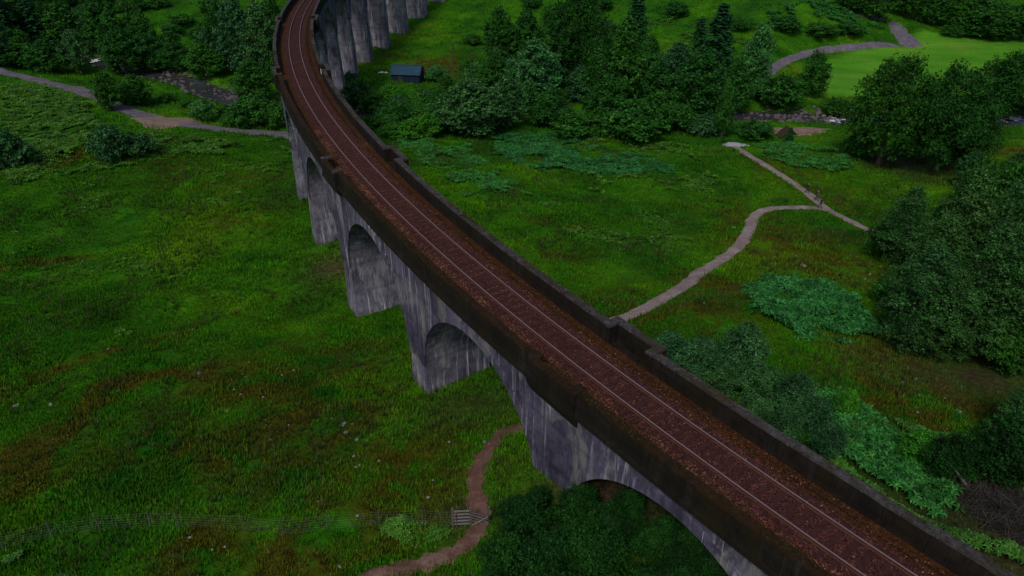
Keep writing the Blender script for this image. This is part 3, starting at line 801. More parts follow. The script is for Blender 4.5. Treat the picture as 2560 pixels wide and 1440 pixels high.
for i, (kd, lm) in enumerate((('bush', 'leaf_alder'), ('bush_w', 'leaf_willow'), ('bush_b', 'leaf_bright'), ('bush_p', 'leaf_pale'))):
    for sd in range(2):
        V, F = lobe_crown(rand_lobes(2.6, 4.0, 0.0, 24, 0.30, 60 + 5 * i + sd, 0.9), 10000, 0.11)
        proto(kd, 5.2, 4.0, V, F, M[lm], trunk_mesh('stem', 2.8, 0.09, 6, 1.6, M['bark'], 70 + sd, 0.1))
for i, (kd, lm) in enumerate((('shrub', 'leaf_dark'), ('shrub_w', 'leaf_willow'), ('shrub_b', 'leaf_bright'))):   # nearer: finer leaves
    for sd in range(3):
        V, F = lobe_crown(rand_lobes(1.9, 3.4, 0.0, 30, 0.28, 90 + 5 * i + sd, 1.0, 0.2), 20000, 0.06)
        proto(kd, 3.8, 3.4, V, F, M[lm], trunk_mesh('stem', 2.4, 0.05, 6, 1.2, M['bark'], 95 + sd, 0.1))
for sd in range(3):                        # slender loose birches of the near grove
    V, F = lobe_crown(rand_lobes(3.4, 12, 0.4, 44, 0.25, 120 + sd, 1.0, 0.3), 30000, 0.085, 0.36, reach=0.75, lift=0.05)
    proto('birch', 6.8, 12.0, V, F, M['leaf_birch'], trunk_mesh('trunk', 10.5, 0.15, 8, 2.2, M['bark_rust'], 130 + sd, 0.25))
for sd in range(2):                        # conifers with drooping whorls
    Ps = []; Ns = []; r = random.Random(140 + sd); H = 16.0
    z = 1.5
    while z < H - 0.3:
        nb = 9; rad = 3.4 * (1 - (z / H)) ** 0.8 + 0.25
        for b in range(nb):
            t = b * 2 * math.pi / nb + r.uniform(-.3, .3); L = rad * r.uniform(.65, 1.1)
            q = rng.random(30) ** 0.7
            Ps.append(np.stack([L * q * math.cos(t) + rng.normal(size=30) * .16, L * q * math.sin(t) + rng.normal(size=30) * .16, z - 0.32 * L * q ** 1.5 + rng.normal(size=30) * .10], -1))
            Ns.append(np.tile([0.35 * math.cos(t), 0.35 * math.sin(t), 1.0], (30, 1)) + rng.normal(size=(30, 3)) * .4)
        z += r.uniform(.5, .75)
    P = np.vstack(Ps); Nn = np.vstack(Ns); Nn /= np.linalg.norm(Nn, axis=1, keepdims=True)
    V, F = leaves(P, Nn, 0.24)
    m = MB(); m.tube([(0, 0, -.4), (0, 0, 6), (0, 0, 15.4)], [.28, .2, .04], 7)
    proto('conifer', 6.2, 16.0, V, F, M['needle'], m.mesh('trunk', M['bark'], True))
TREES = []
ORD = ['first', 'second', 'third', 'fourth', 'fifth', 'sixth', 'seventh', 'eighth', 'ninth', 'tenth', 'eleventh', 'twelfth']
def plant(kind, u, vb, vt, wpx, label, cat='tree', group=None, var=None, name=None, sink=0.0):
    p = hit(u, vb); dp = depth(p)
    h = z_for_row(p, vt) - p[2]
    # the crown's own depth lifts its seen top a little
    w = wpx * dp / FPX
    pr = PROTO[kind]; k = random.randrange(len(pr)) if var is None else var
    pw, ph, cm, tm = pr[k]
    o = empty(name or ('bush' if cat == 'bush' else {'oak': 'oak_tree', 'conifer': 'conifer', 'birch': 'birch_tree', 'willow': 'willow_tree'}.get(kind, 'broadleaf_tree')), (p[0], p[1], p[2] - sink), random.uniform(0, 6.28))
    sc = w / pw; sz = max(h, 0.6) / ph
    sz = min(max(sz, 0.45 * sc), 2.4 * sc)
    o.scale = (sc, sc * random.uniform(.9, 1.1), sz)
    tag(o, label, cat, group)
    obj('crown', cm, o); obj('trunk' if tm.name.startswith('trunk') else 'stem', tm, o)
    TREES.append((p[0], p[1], w / 2))
    return o

def fill(pix, n, kinds, hr, wr, label, group, cat='bush', gap=2.2, seed=1):
    r = random.Random(seed); us = [p[0] for p in pix]; vs_ = [p[1] for p in pix]; got = []
    P = np.array(pix, float); tries = 0
    while len(got) < n and tries < n * 30:
        tries += 1
        u, v = r.uniform(min(us), max(us)), r.uniform(min(vs_), max(vs_))
        if not bool(in_poly(np.array([u]), np.array([v]), P)[0]): continue
        p = hit(u, v)
        if any(math.hypot(p[0] - q[0], p[1] - q[1]) < gap for q in got): continue
        if min(float(dist_poly(p[0], p[1], l)) for l in (road_l, road_r, river_l, river_r)) < 4.2: continue
        if abs(math.hypot(p[0] - CX, p[1] - CY) - RR) < 5: continue
        got.append(p)
        h = r.uniform(*hr); top = np.array([p[0], p[1], p[2] + h]); dz = top[2] - CAM_H
        vt = 720 - FPX * (top[1] * SP + dz * CP) / (top[1] * CP - dz * SP)
        lab = next(t for lim, t in label if u < lim) if isinstance(label, list) else label
        plant(r.choice(kinds), u, v, vt, r.uniform(*wr) * FPX / depth(p), lab, cat, group)
# -- trees right of the river, park edge
plant('oak', 2195, 415, 148, 225, 'broad dark oak left of the pair, standing before the bright green field', 'tree', var=0)
plant('oak', 2335, 432, 170, 225, 'broad dark oak right of the pair, standing before the bright green field', 'tree', var=1)
plant('oak', 2405, 425, 262, 130, 'low dark tree leaning out from the right side of the oak pair', 'tree', var=2)
plant('oak', 2510, 305, 132, 205, 'dark spreading tree at the right edge in front of the field and river', 'tree', var=2)
plant('alder', 2025, 243, 128, 88, 'small upright tree with thin trunk left of the bright green field', 'tree', var=0)
plant('bush', 1945, 272, 188, 120, 'rounded green bush on the river bank below the curved road', 'bush', var=0)
plant('bush', 2085, 285, 246, 90, 'low hedge bush between field and white water', 'bush', var=1)
plant('alder', 1802, 345, 196, 55, 'slender young tree by the grey concrete pad', 'tree', var=1)
plant('bush_w', 1752, 335, 290, 110, 'low bush on the river bank left of the slender young tree', 'bush')
plant('bush', 1885, 345, 305, 95, 'bush beside the grey concrete pad', 'bush')
plant('bush', 2150, 395, 335, 100, 'bush under the left edge of the oak pair', 'bush')
for i, (u, vb, vt, w) in enumerate(((2120,30,-60,90),(2180,48,-70,120),(2260,42,-80,120),(2330,62,-30,110),(2395,80,-15,120),(2440,60,-50,110),(2470,98,5,130),(2550,100,-10,130))):
    plant('alder', u, vb, vt, w, ORD[i] + ' dark tree from the left in the row behind the green field', 'tree', 'trees behind the green field')
for i_, (u, vb, w) in enumerate(((2380,90,70),(2430,92,80),(2500,96,80))):
    plant('bush', u, vb, vb - 28, w, ORD[i_] + ' low bush from the left in the hedge behind the green field', 'bush', 'hedge behind the green field')
# -- wood between the shed and the river
G = 'trees of the wood beyond the meadow'
plant('alder', 1250, 178, 18, 105, 'light leaved tree at the left end of the wood above the shed', 'tree', var=0)
plant('alder', 1315, 185, 22, 105, 'dense green tree beside the leftmost tree of the wood', 'tree', var=1)
plant('oak', 1435, 215, -18, 175, 'tallest dark broadleaf tree in the middle of the wood', 'tree', var=0)
plant('pale', 1335, 265, 98, 150, 'pale grey-green rounded tree in front of the wood', 'tree', var=0)
plant('willow', 1178, 338, 200, 195, 'big dark blue-green willow bush nearest the viaduct at the wood edge', 'tree', var=0)
plant('willow', 1268, 318, 190, 130, 'dark willow just right of the biggest willow', 'tree', var=1)
plant('conifer', 1585, 135, -30, 95, 'dark pointed conifer at the top of the wood', 'tree', var=0)
plant('conifer', 1782, 205, 6, 120, 'tall dark pointed conifer right of the grassy slope', 'tree', var=1)
plant('conifer', 1740, 165, 40, 80, 'smaller dark conifer on the left of the tall one', 'tree', var=0)
plant('alder', 1558, 250, 48, 150, 'tall dense tree in the wood below the dark conifer', 'tree', var=2)
plant('alder', 1735, 312, 128, 165, 'wide dense tree in front of the tall conifer', 'tree', var=0)
plant('pale', 1880, 232, 58, 105, 'pale loose tree right of the tall conifer', 'tree', var=1)
plant('willow', 1448, 255, 165, 95, 'small blue-green willow in front of the tallest dark tree', 'tree', var=2)
plant('alder', 1510, 330, 195, 135, 'leafy tree in the middle front of the wood', 'tree', var=1)
plant('bush', 1575, 352, 255, 185, 'wide leafy bush at the front of the wood by the meadow', 'bush', var=1)
plant('bush', 1440, 345, 285, 130, 'leafy bush at the front of the wood near the bracken', 'bush', var=0)
plant('alder', 1378, 318, 225, 105, 'small tree right of the two willows', 'tree', var=2)
plant('willow', 1688, 205, 105, 90, 'dark willow left of the tall conifer', 'tree', var=0)
plant('alder', 1640, 265, 150, 95, 'middle tree of the wood below the open slope', 'tree', var=1)
plant('alder', 1830, 285, 150, 110, 'tree below the pale loose tree, near the river', 'tree', var=2)
plant('alder', 1640, 335, 225, 105, 'tree at the right front of the wood', 'tree', var=0)
plant('bush', 1690, 322, 262, 110, 'bush at the right front of the wood beside the river bank', 'bush', var=1)
for u, vb, vt, w in ((1200,250,170,95),(1120,240,190,70),(1300,255,150,90),(1490,260,120,110),(1370,220,90,110),(1620,180,90,90),(1500,190,60,100),(1240,225,130,80)):
    plant('alder', u, vb, vt, w, 'dense green tree inside the wood between shed and river', 'tree', G)
fill([(1160,150),(1250,60),(1400,40),(1520,60),(1640,130),(1760,200),(1880,200),(1900,250),(1760,280),(1680,320),(1560,345),(1440,330),(1340,320),(1220,300),(1150,230)], 46, ['bush', 'bush', 'bush_p', 'bush_w', 'alder'], (3.5, 7.5), (5, 8.5), [(1290, 'undergrowth bush at the shed end of the wood'), (1450, 'undergrowth bush around the pale rounded tree of the wood'), (1620, 'undergrowth bush in the middle of the wood'), (1750, 'undergrowth bush below the tall conifer of the wood'), (9999, 'undergrowth bush at the road end of the wood')], 'undergrowth of the wood', gap=4.0, seed=3)
# -- bushes between the viaduct and the shed
for i, (u, vb, vt, w, kd) in enumerate(((888,262,205,75,'bush_w'),(935,285,225,85,'bush'),(985,272,228,95,'bush_b'),(1045,275,230,100,'bush_b'),(1000,312,255,110,'bush'),(1075,318,262,110,'bush'),(950,322,285,90,'bush'),(1045,345,300,110,'bush_b'),(985,345,312,90,'bush_b'),(880,225,180,60,'bush_w'))):
    plant(kd, u, vb, vt, w, 'leafy bush in the thicket between viaduct and shed', 'bush', 'thicket between viaduct and shed')
plant('bush_p', 1090, 205, 165, 60, 'thin pale scrub right of the shed', 'bush')
fill([(880,215),(930,240),(1000,250),(1080,250),(1150,260),(1150,320),(1080,345),(980,340),(900,280)], 22, ['bush', 'bush_b', 'bush_w', 'bush'], (2.5, 4.5), (4, 6.5), [(960, 'leafy bush of the thicket right against the viaduct bend'), (1060, 'leafy bush of the thicket straight below the shed'), (9999, 'leafy bush of the thicket left of the big dark willow')], 'thicket between viaduct and shed', gap=2.8, seed=5)
# -- slopes at the top
for u, vb, vt, w in ((1690,40,5,70),(1850,75,45,70),(1960,75,40,90),(2050,90,62,90),(1500,25,-15,80),(1330,20,-10,60),(2120,85,60,80),(1180,110,85,60)):
    plant('bush', u, vb, vt, w, 'scattered bush on the grassy slope behind the wood', 'bush', 'bushes on the far slope')
# -- left of the viaduct
plant('conifer', 22, 112, -40, 95, 'dark conifer in the top left corner', 'tree', var=0)
plant('conifer', 100, 105, -25, 80, 'dark conifer second from the top left corner', 'tree', var=1)
plant('willow', 205, 185, 75, 85, 'dark blue-green tree by the white water on the left', 'tree', var=0)
plant('willow', 610, 185, -5, 125, 'tall dark tree left of the two beside the viaduct bend', 'tree', var=1)
plant('willow', 672, 195, 5, 115, 'tall dark tree right of the two, touching the viaduct bend', 'tree', var=0)
plant('alder', 640, 262, 150, 115, 'round tree beside the parapet between river and bend', 'tree', var=1)
plant('bush', 640, 318, 240, 135, 'big round bush between the gravel road and the viaduct', 'bush', var=0)
plant('bush', 700, 322, 255, 80, 'dark bush against the foot of the viaduct', 'bush', var=1)
plant('alder', 280, 275, 178, 95, 'tree growing over the gravel road on the left', 'tree', var=0)
plant('alder', 345, 262, 188, 105, 'tree right of the one over the gravel road', 'tree', var=2)
plant('bush_w', 285, 398, 318, 125, 'dark bush below the sandy patch', 'bush', var=0)
plant('bush_w', 350, 385, 335, 95, 'smaller dark bush right below the sandy patch', 'bush', var=1)
plant('bush_w', 30, 425, 330, 120, 'dark bush at the left edge by the bracken bank', 'bush', var=1)
plant('bush_p', 512, 300, 248, 80, 'pale bush by the road right of the sandy patch', 'bush')
plant('bush', 578, 318, 282, 60, 'small bush on the road edge near the viaduct', 'bush')
for u, vb, vt, w in ((165,110,10,120),(250,95,5,110),(300,135,30,115),(320,190,70,120),(380,185,85,110),(60,165,95,110),(130,180,98,120),(445,180,105,95),(520,195,108,105),(560,120,0,80),(30,75,-30,80),(240,130,60,80),(10,165,110,80),(690,110,-20,70)):
    plant('alder', u, vb, vt, w, 'dense green tree in the belt along the river left of the viaduct', 'tree', 'riverside trees left of the viaduct')
for u, vb, vt, w in ((455,62,35,70),(430,85,60,60),(500,95,70,60),(330,30,-5,90),(400,20,-10,70),(530,30,-5,70)):
    plant('bush', u, vb, vt, w, 'small bush on the bright slope above the left river trees', 'bush', 'bushes on the slope above the left river trees')
fill([(0,30),(120,10),(260,20),(340,80),(420,120),(560,130),(700,60),(705,215),(640,225),(540,170),(420,150),(250,120),(130,125),(0,165)], 48, ['alder', 'bush', 'bush_w', 'alder'], (4, 9), (5, 8), [(110, 'dense tree of the river belt in the top left corner'), (230, 'dense tree of the river belt left of the white water'), (360, 'dense tree of the river belt above the white water'), (520, 'dense tree of the river belt behind the stony river bed'), (9999, 'dense tree of the river belt beside the viaduct bend')], 'riverside trees left of the viaduct', cat='tree', gap=4.0, seed=8)
fill([(250,240),(330,235),(450,245),(520,270),(600,285),(715,290),(715,325),(600,310),(520,298),(440,282),(350,262),(260,262)], 6, ['bush', 'bush_b', 'bush'], (1.4, 2.2), (3, 4), 'bush on the strip between river and gravel road', 'bushes between river and gravel road', gap=3.0, seed=9)
# -- birch grove on the right
for i, (u, vb, vt, w, lb) in enumerate(((2235,660,470,150,'birch at the path end, left front of the right-hand grove'),(2345,735,425,200,'tall birch at the back of the right-hand grove'),
        (2262,868,615,190,'birch at the lower left of the right-hand grove'),(2405,872,560,215,'birch with bare rusty trunk in the middle of the right-hand grove'),
        (2490,912,640,200,'birch at the lower right of the grove above bare soil'),(2545,815,480,180,'birch at the right edge of the grove'),
        (2338,892,700,170,'short birch at the bottom of the right-hand grove'),(2440,760,455,170,'birch at the back right of the grove'),
        (2300,770,540,170,'birch filling the left middle of the grove'))):
    plant('birch', u, vb, vt, w, lb, 'tree', 'birch grove on the right', var=i % 3)
for u, vb, vt, w, lb in ((2215,760,690,90,'leafy bush at the left foot of the birch grove'),(2280,640,560,110,'leafy bush at the upper left of the birch grove'),(2420,640,520,130,'leafy bush at the back of the birch grove'),(2520,930,830,130,'leafy bush at the right foot of the birch grove'),(2350,640,500,130,'leafy bush behind the tall birch of the grove')):
    plant('bush', u, vb, vt, w, lb, 'bush')
fill([(2230,560),(2330,440),(2440,440),(2560,500),(2600,760),(2540,880),(2400,850),(2250,850),(2210,700)], 8, ['birch', 'bush', 'birch'], (5, 9), (5, 7.5), 'leafy young tree filling the inside of the birch grove', 'inside of the birch grove', cat='tree', gap=4.5, seed=11)
plant('birch', 2555, 1110, 905, 170, 'dark birch at the right edge below the bare soil', 'tree', var=0)
plant('bush', 2440, 500, 400, 95, 'small bush above the birch grove next to the oaks', 'bush')
plant('bush', 2550, 565, 470, 90, 'bush at the right edge above the birch grove', 'bush')
plant('bush', 2190, 640, 560, 80, 'small bush by the end of the path at the grove', 'bush')
# -- scrub along the inside of the parapet
for i_, (u, vb, vt, w, kd) in enumerate(((1672,905,798,120,'shrub_w'),(1745,955,830,140,'shrub_w'),(1845,940,795,150,'shrub_w'),(1800,985,880,140,'shrub_w'),(1905,1010,880,150,'shrub_w'),(1880,1060,965,130,'shrub_w'),(1975,1040,915,130,'shrub_w'),(2030,1075,960,120,'shrub_w'),(1950,1100,1000,120,'shrub_w'),(2060,1140,1050,110,'shrub_w'))):
    plant(kd, u, vb, vb - (vb - vt) * random.uniform(.6, .9), w * random.uniform(.8, 1.1), ORD[i_] + ' grey-green willow shrub along the right parapet, counted from the path', 'bush', 'willow scrub inside the right parapet')
plant('shrub_b', 2110, 1040, 975, 75, 'small bright yellow-green bush at the end of the willow scrub', 'bush', var=0)
for u, vb, vt, w in ((2470,1200,1050,170),(2360,1195,1095,130),(2550,1190,1060,150),(2290,1150,1080,110)):
    plant(random.choice(['shrub_b', 'shrub', 'shrub_w']), u, vb, vt, w, 'green scrub below the bare soil at the lower right', 'bush', 'scrub at the lower right')
# -- thicket in front of the nearest arch
for u, vb, vt, w in ((1300,1330,1215,170),(1420,1335,1215,170),(1530,1345,1240,165),(1630,1390,1290,150),(1270,1430,1310,160),(1385,1450,1320,170),(1500,1460,1335,170),(1610,1500,1380,165),(1700,1510,1400,140),(1250,1530,1400,170),(1400,1560,1430,190),(1550,1570,1440,170),(1345,1260,1185,90),(1460,1275,1205,110),(1690,1440,1345,110),(1760,1450,1370,110),(1800,1500,1420,120),(1590,1330,1250,110),(1660,1370,1290,110),(1720,1400,1310,110),(1780,1420,1340,100),(1560,1290,1215,90)):
    plant('shrub', u + random.uniform(-15, 15), vb, vb - (vb - vt) * random.uniform(.5, .9), w * random.uniform(.75, 1.15), 'dark leafy shrub in the thicket below the nearest arch', 'bush', 'thicket below the nearest arch')

# ------------------------------------------------------------------ bracken, too dense to count
def frond_plant():
    V = []; F = []
    for k in range(5):
        t = k * 1.257 + 0.2; c, s_ = math.cos(t), math.sin(t)
        base = len(V)
        for q, (r_, z, w) in enumerate(((0.05, 0.05, .03), (0.28, 0.55, .16), (0.58, 0.72, .20), (0.92, 0.60, .11), (1.12, 0.42, .02))):
            for e in (-1, 0, 1):
                V.append((r_ * c - e * w * s_, r_ * s_ + e * w * c, z - (0.05 if e else 0)))
        for q in range(4):
            for e in range(2):
                a = base + q * 3 + e; F.append((a, a + 1, a + 4, a + 3))
    return np.array(V), np.array(F)
FV, FF = frond_plant()
def scatter(name, pts, scl, V0, F0, mat, label, cat, extra_attrs=None):
    n = len(pts); rot = rng.random(n) * 6.28; c, s_ = np.cos(rot)[:, None], np.sin(rot)[:, None]
    tz = 0.7 + 0.6 * rng.random(n)
    x = V0[None, :, 0] * c - V0[None, :, 1] * s_; y = V0[None, :, 0] * s_ + V0[None, :, 1] * c; z = np.repeat(V0[None, :, 2], n, 0) * tz[:, None]
    V = np.stack([x, y, z], -1) * scl[:, None, None] + pts[:, None]
    F = F0[None] + (np.arange(n) * len(V0))[:, None, None]
    o = obj(name, arr_mesh(name, V.reshape(-1, 3), F.reshape(-1, F0.shape[1]), [mat]))
    return tag(o, label, cat, kind='stuff')
def bracken(pix, dens, mat, label, scale=0.95, thr=-0.25, nm='bracken', fr=0.40, rag=1.3):
    P = poly_w(pix); lo, hi = P.min(0), P.max(0)
    n = int(dens * (hi[0] - lo[0]) * (hi[1] - lo[1]))
    n = min(int(n * 4.2), 26000)
    q = lo + rng.random((n, 2)) * (hi - lo)
    ok = in_poly(q[:, 0], q[:, 1], P) & (vnoise(q[:, 0], q[:, 1], 5.0, 6) + 0.6 * vnoise(q[:, 0], q[:, 1], 2.0, 7) > thr)
    for l, w in ((road_l, 2.2), (path_a, 1.3), (path_b, 1.3), (path_c, 1.2), (road_r, 2.2)): ok &= dist_poly(q[:, 0], q[:, 1], l) > w
    q = q[ok]
    edge = dist_poly(q[:, 0], q[:, 1], np.vstack([P, P[:1]]))
    ok = (edge > rag * (0.5 + vnoise(q[:, 0], q[:, 1], 1.6, 3))) & (rng.random(len(q)) < 0.15 + edge / (1.6 * rag + 0.05)); q = q[ok]
    lumps = np.clip(0.5 + 0.55 * vnoise(q[:, 0], q[:, 1], 2.4, 4) + 0.45 * vnoise(q[:, 0], q[:, 1], 1.1, 5), 0, 1.3)
    pts = np.column_stack([q, bil(HH, q[:, 0], q[:, 1]) - 0.05 + 0.55 * lumps * scale])
    scatter(nm, pts, fr * scale * (0.5 + 0.5 * rng.random(len(q)) + 0.45 * lumps), FV, FF, M[mat], label, nm.replace('_', ' '))
bracken([(1835,720),(1900,688),(1985,690),(2090,720),(2165,775),(2205,840),(2190,870),(2080,862),(1990,850),(1920,810),(1870,770)], 3.2, 'bracken', 'large blue-green bracken mound below the forked path', 0.95, -0.8, rag=1.1)
bracken([(2040,985),(2110,960),(2190,1040),(2260,1100),(2340,1190),(2400,1240),(2400,1290),(2330,1300),(2200,1220),(2080,1130),(2000,1080)], 3.4, 'bracken', 'bracken bank running down beside the right parapet', 0.75, -1.2, rag=0.25)
bracken([(0,205),(120,225),(235,250),(250,300),(300,350),(230,370),(120,440),(60,470),(0,470)], 2.0, 'bracken_g', 'bracken bank below the gravel road on the left', 0.95, -0.35)
bracken([(380,330),(560,345),(725,350),(735,392),(600,388),(450,392),(330,420),(200,440),(100,460),(160,410),(300,380)], 2.0, 'bracken_g', 'bracken strip between gravel road and left field', 0.9, -0.2)
bracken([(960,345),(1060,350),(1180,360),(1240,420),(1300,470),(1260,510),(1150,490),(1080,430),(1010,380)], 2.4, 'bracken', 'bracken along the inside of the viaduct below the willows', 0.8, -0.15)
bracken([(1200,340),(1400,330),(1480,360),(1600,390),(1710,405),(1690,440),(1560,445),(1400,440),(1300,420),(1230,390)], 2.6, 'bracken', 'bracken patches on the meadow in front of the wood', 0.9, -0.15)
bracken([(1090,430),(1250,440),(1400,500),(1540,540),(1650,520),(1760,480),(1800,560),(1720,640),(1560,680),(1400,620),(1240,540)], 1.1, 'bracken_g', 'scattered bracken over the meadow right of the viaduct', 0.6, 0.1)
bracken([(1300,400),(1500,440),(1700,430),(1850,440),(1960,500),(1850,520),(1700,520),(1500,500)], 0.8, 'bracken_g', 'scattered bracken on the meadow below the wood', 0.8, 0.15)
bracken([(0,480),(200,450),(450,410),(700,400),(740,480),(600,520),(400,520),(200,560),(0,600)], 0.5, 'bracken_g', 'thin bracken scattered over the upper left field', 0.6, 0.35)
bracken([(0,640),(250,600),(500,640),(700,760),(640,900),(400,840),(150,880),(0,900)], 0.5, 'bracken_g', 'thin bracken scattered over the middle left field', 0.5, 0.4)
bracken([(1450,350),(1600,360),(1720,365),(1760,400),(1740,450),(1660,400),(1500,400)], 1.2, 'bracken_g', 'bracken fringe along the foot of the wood', 0.8, 0.1)
bracken([(1880,365),(2010,360),(2140,385),(2150,425),(2060,435),(1960,420),(1900,395)], 2.0, 'bracken', 'bracken between the sandy mound and the upper path', 0.85, -0.2)
bracken([(1890,40),(2000,0),(2140,10),(2230,60),(2200,95),(2100,105),(1990,85)], 0.8, 'bracken', 'bracken on the hillside at the top right', 1.4, -0.2)
bracken([(1600,60),(1700,30),(1800,60),(1960,110),(1930,180),(1850,130),(1700,110)], 0.5, 'bracken_g', 'bracken on the slope behind the wood', 1.2, 0.0)

W_ = dict(nm='weeds', fr=0.27, rag=0.15)
bracken([(2000,1100),(2060,1120),(2140,1190),(2240,1265),(2350,1320),(2460,1350),(2580,1400),(2580,1440),(2440,1385),(2320,1345),(2200,1275),(2090,1190)], 10.0, 'weed', 'bright leafy weeds growing along the right coping', 0.7, -0.9, **W_)
bracken([(880,1300),(980,1290),(1090,1305),(1150,1330),(1130,1370),(1060,1385),(960,1350),(880,1335)], 9.0, 'weed', 'leafy weeds along the fence left of the gate', 0.6, -0.3, **W_)
bracken([(-40,1400),(60,1385),(150,1410),(260,1470),(-40,1500)], 9.0, 'weed', 'leafy weeds in the lower left corner', 0.7, -0.4, **W_)
bracken([(2230,1050),(2330,1090),(2450,1060),(2560,1070),(2570,1200),(2440,1190),(2330,1170)], 6.0, 'weed', 'low leafy growth below the bare soil on the right', 0.8, -0.2, **W_)
# dead brushwood on the dark soil, lower right
P_ = poly_w([(2360,1215),(2450,1215),(2570,1240),(2580,1390),(2480,1330),(2400,1270)]); lo_, hi_ = P_.min(0), P_.max(0)
q_ = lo_ + rng.random((1500, 2)) * (hi_ - lo_); q_ = q_[in_poly(q_[:, 0], q_[:, 1], P_)]
tw = np.array([[-.5, -.012, .02], [-.5, .012, .02], [.5, .006, .22], [.5, -.006, .22]]); twf = np.array([[0, 1, 2, 3]])
scatter('brushwood', np.column_stack([q_, bil(HH, q_[:, 0], q_[:, 1]) + .25 * rng.random(len(q_))]), .5 + 1.0 * rng.random(len(q_)), tw, twf, M['brush'], 'tangle of dead grey brushwood on dark soil at the lower right', 'brushwood')
# ------------------------------------------------------------------ grass tufts, thinner with distance
def tuft():
    V = []; F = []
    for k in range(3):
        t = k * 2.1; c, s_ = math.cos(t), math.sin(t); l = 0.75 + 0.1 * k
        V += [(0.06 * c - 0.05 * s_, 0.06 * s_ + 0.05 * c, 0), (0.06 * c + 0.05 * s_, 0.06 * s_ - 0.05 * c, 0), (0.30 * l * c, 0.30 * l * s_, 0.40 * l)]
        F.append((k * 3, k * 3 + 1, k * 3 + 2))
    return np.array(V), np.array(F)
GV, GF = tuft()
def in_view(x, y, z, m=60):
    d = y * CP - (z - CAM_H) * SP; h = y * SP + (z - CAM_H) * CP
    u = 1280 + FPX * x / d; v = 720 - FPX * h / d
    return (d > 5) & (u > -250) & (u < 2810) & (v > -150) & (v < 1650)
def grass(n, x0, x1, y0, y1, size, thr):
    x = x0 + rng.random(n) * (x1 - x0); y = y0 + rng.random(n) * (y1 - y0)
    z = bil(HH, x, y)
    ok = in_view(x, y, z)
    x, y, z = x[ok], y[ok], z[ok]
    ok = np.ones(len(x), bool)
    for l, w in ((road_l, 1.8), (path_a, 0.72), (path_b, 0.72), (path_c, 0.38), (road_r, 1.6), (river_l, 4.2), (river_r, 4.2)): ok &= dist_poly(x, y, l) > w
    ok &= bil(soil, x, y) < 0.45 + 0.3 * rng.random(len(x))
    ok &= bil(inmead, x, y) < 0.5
    for px_, py_, rx_, ry_ in PATCHES: ok &= ((x - px_) / rx_) ** 2 + ((y - py_) / ry_) ** 2 > 0.85
    ok &= vnoise(x, y, 2.6, 2) + 0.7 * vnoise(x, y, 0.9, 5) > thr
    x, y, z = x[ok], y[ok], z[ok]
    scl = size * (0.55 + 0.9 * rng.random(len(x))) * (1 + 0.35 * vnoise(x, y, 4, 1))
    o = scatter('grass', np.column_stack([x, y, z - 0.03]), scl, GV, GF, M['grass'], None, None)
    rep = len(GV)
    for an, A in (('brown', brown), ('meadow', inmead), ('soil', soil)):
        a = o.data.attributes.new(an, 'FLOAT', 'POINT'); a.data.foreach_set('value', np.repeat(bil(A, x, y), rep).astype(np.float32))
    return o
tag(grass(330000, -62, 75, 16, 62, 0.62, -0.9), 'short tufted grass of the near fields on both sides of the viaduct', 'grass')
tag(grass(190000, -100, 125, 62, 120, 0.85, -0.9), 'tufted grass of the middle meadows', 'grass')
tag(grass(110000, -140, 230, 120, 290, 1.3, -0.8), 'rough grass on the far slopes', 'grass')

# rushes and coarse tussocks standing out of the turf
def tussock():
    V = []; F = []
    for k in range(9):
        t = k * 2.4; c, s_ = math.cos(t), math.sin(t); l = 0.7 + 0.05 * k; sp = 0.12 + 0.03 * k
        V += [(0.05 * c - 0.025 * s_, 0.05 * s_ + 0.025 * c, 0), (0.05 * c + 0.025 * s_, 0.05 * s_ - 0.025 * c, 0), (sp * l * c, sp * l * s_, 0.62 * l)]
        F.append((k * 3, k * 3 + 1, k * 3 + 2))
    return np.array(V), np.array(F)
UV, UF = tussock()
M['rush'] = m_leaf('rush_blade', (0.020, 0.050, 0.006), (0.050, 0.092, 0.012), (0.135, 0.150, 0.040))
M['heath'] = m_leaf('heath_stem', (0.020, 0.020, 0.005), (0.048, 0.042, 0.010), (0.11, 0.090, 0.030))
def tussocks(n, x0, x1, y0, y1, size, mat, thr, want, label):
    x = x0 + rng.random(n) * (x1 - x0); y = y0 + rng.random(n) * (y1 - y0); z = bil(HH, x, y)
    ok = in_view(x, y, z) & (vnoise(x, y, 6.0, 3) + 0.6 * vnoise(x, y, 2.2, 6) > thr) & (bil(inmead, x, y) < .3)
    if want: ok &= bil(brown, x, y) > 0.25 + 0.5 * rng.random(n)
    for l, w in ((road_l, 2.4), (path_a, 1.0), (path_b, 1.0), (path_c, 0.9), (road_r, 2.2), (river_l, 4.5), (river_r, 4.5)): ok &= dist_poly(x, y, l) > w
    for px_, py_, rx_, ry_ in PATCHES: ok &= ((x - px_) / rx_) ** 2 + ((y - py_) / ry_) ** 2 > 1
    x, y, z = x[ok], y[ok], z[ok]
    scatter('rushes' if not want else 'heath', np.column_stack([x, y, z - .04]), size * (0.5 + 0.9 * rng.random(len(x))), UV, UF, mat, label, 'rushes' if not want else 'heath')
tussocks(26000, -62, 75, 16, 64, 0.85, M['rush'], 0.30, False, 'dull green rush clumps in the near fields')
tussocks(26000, -100, 120, 64, 125, 1.1, M['rush'], 0.30, False, 'dull green rush clumps in the middle meadows')
tussocks(36000, -62, 75, 16, 64, 0.5, M['heath'], 0.0, True, 'brown heath stems on the worn parts of the fields')

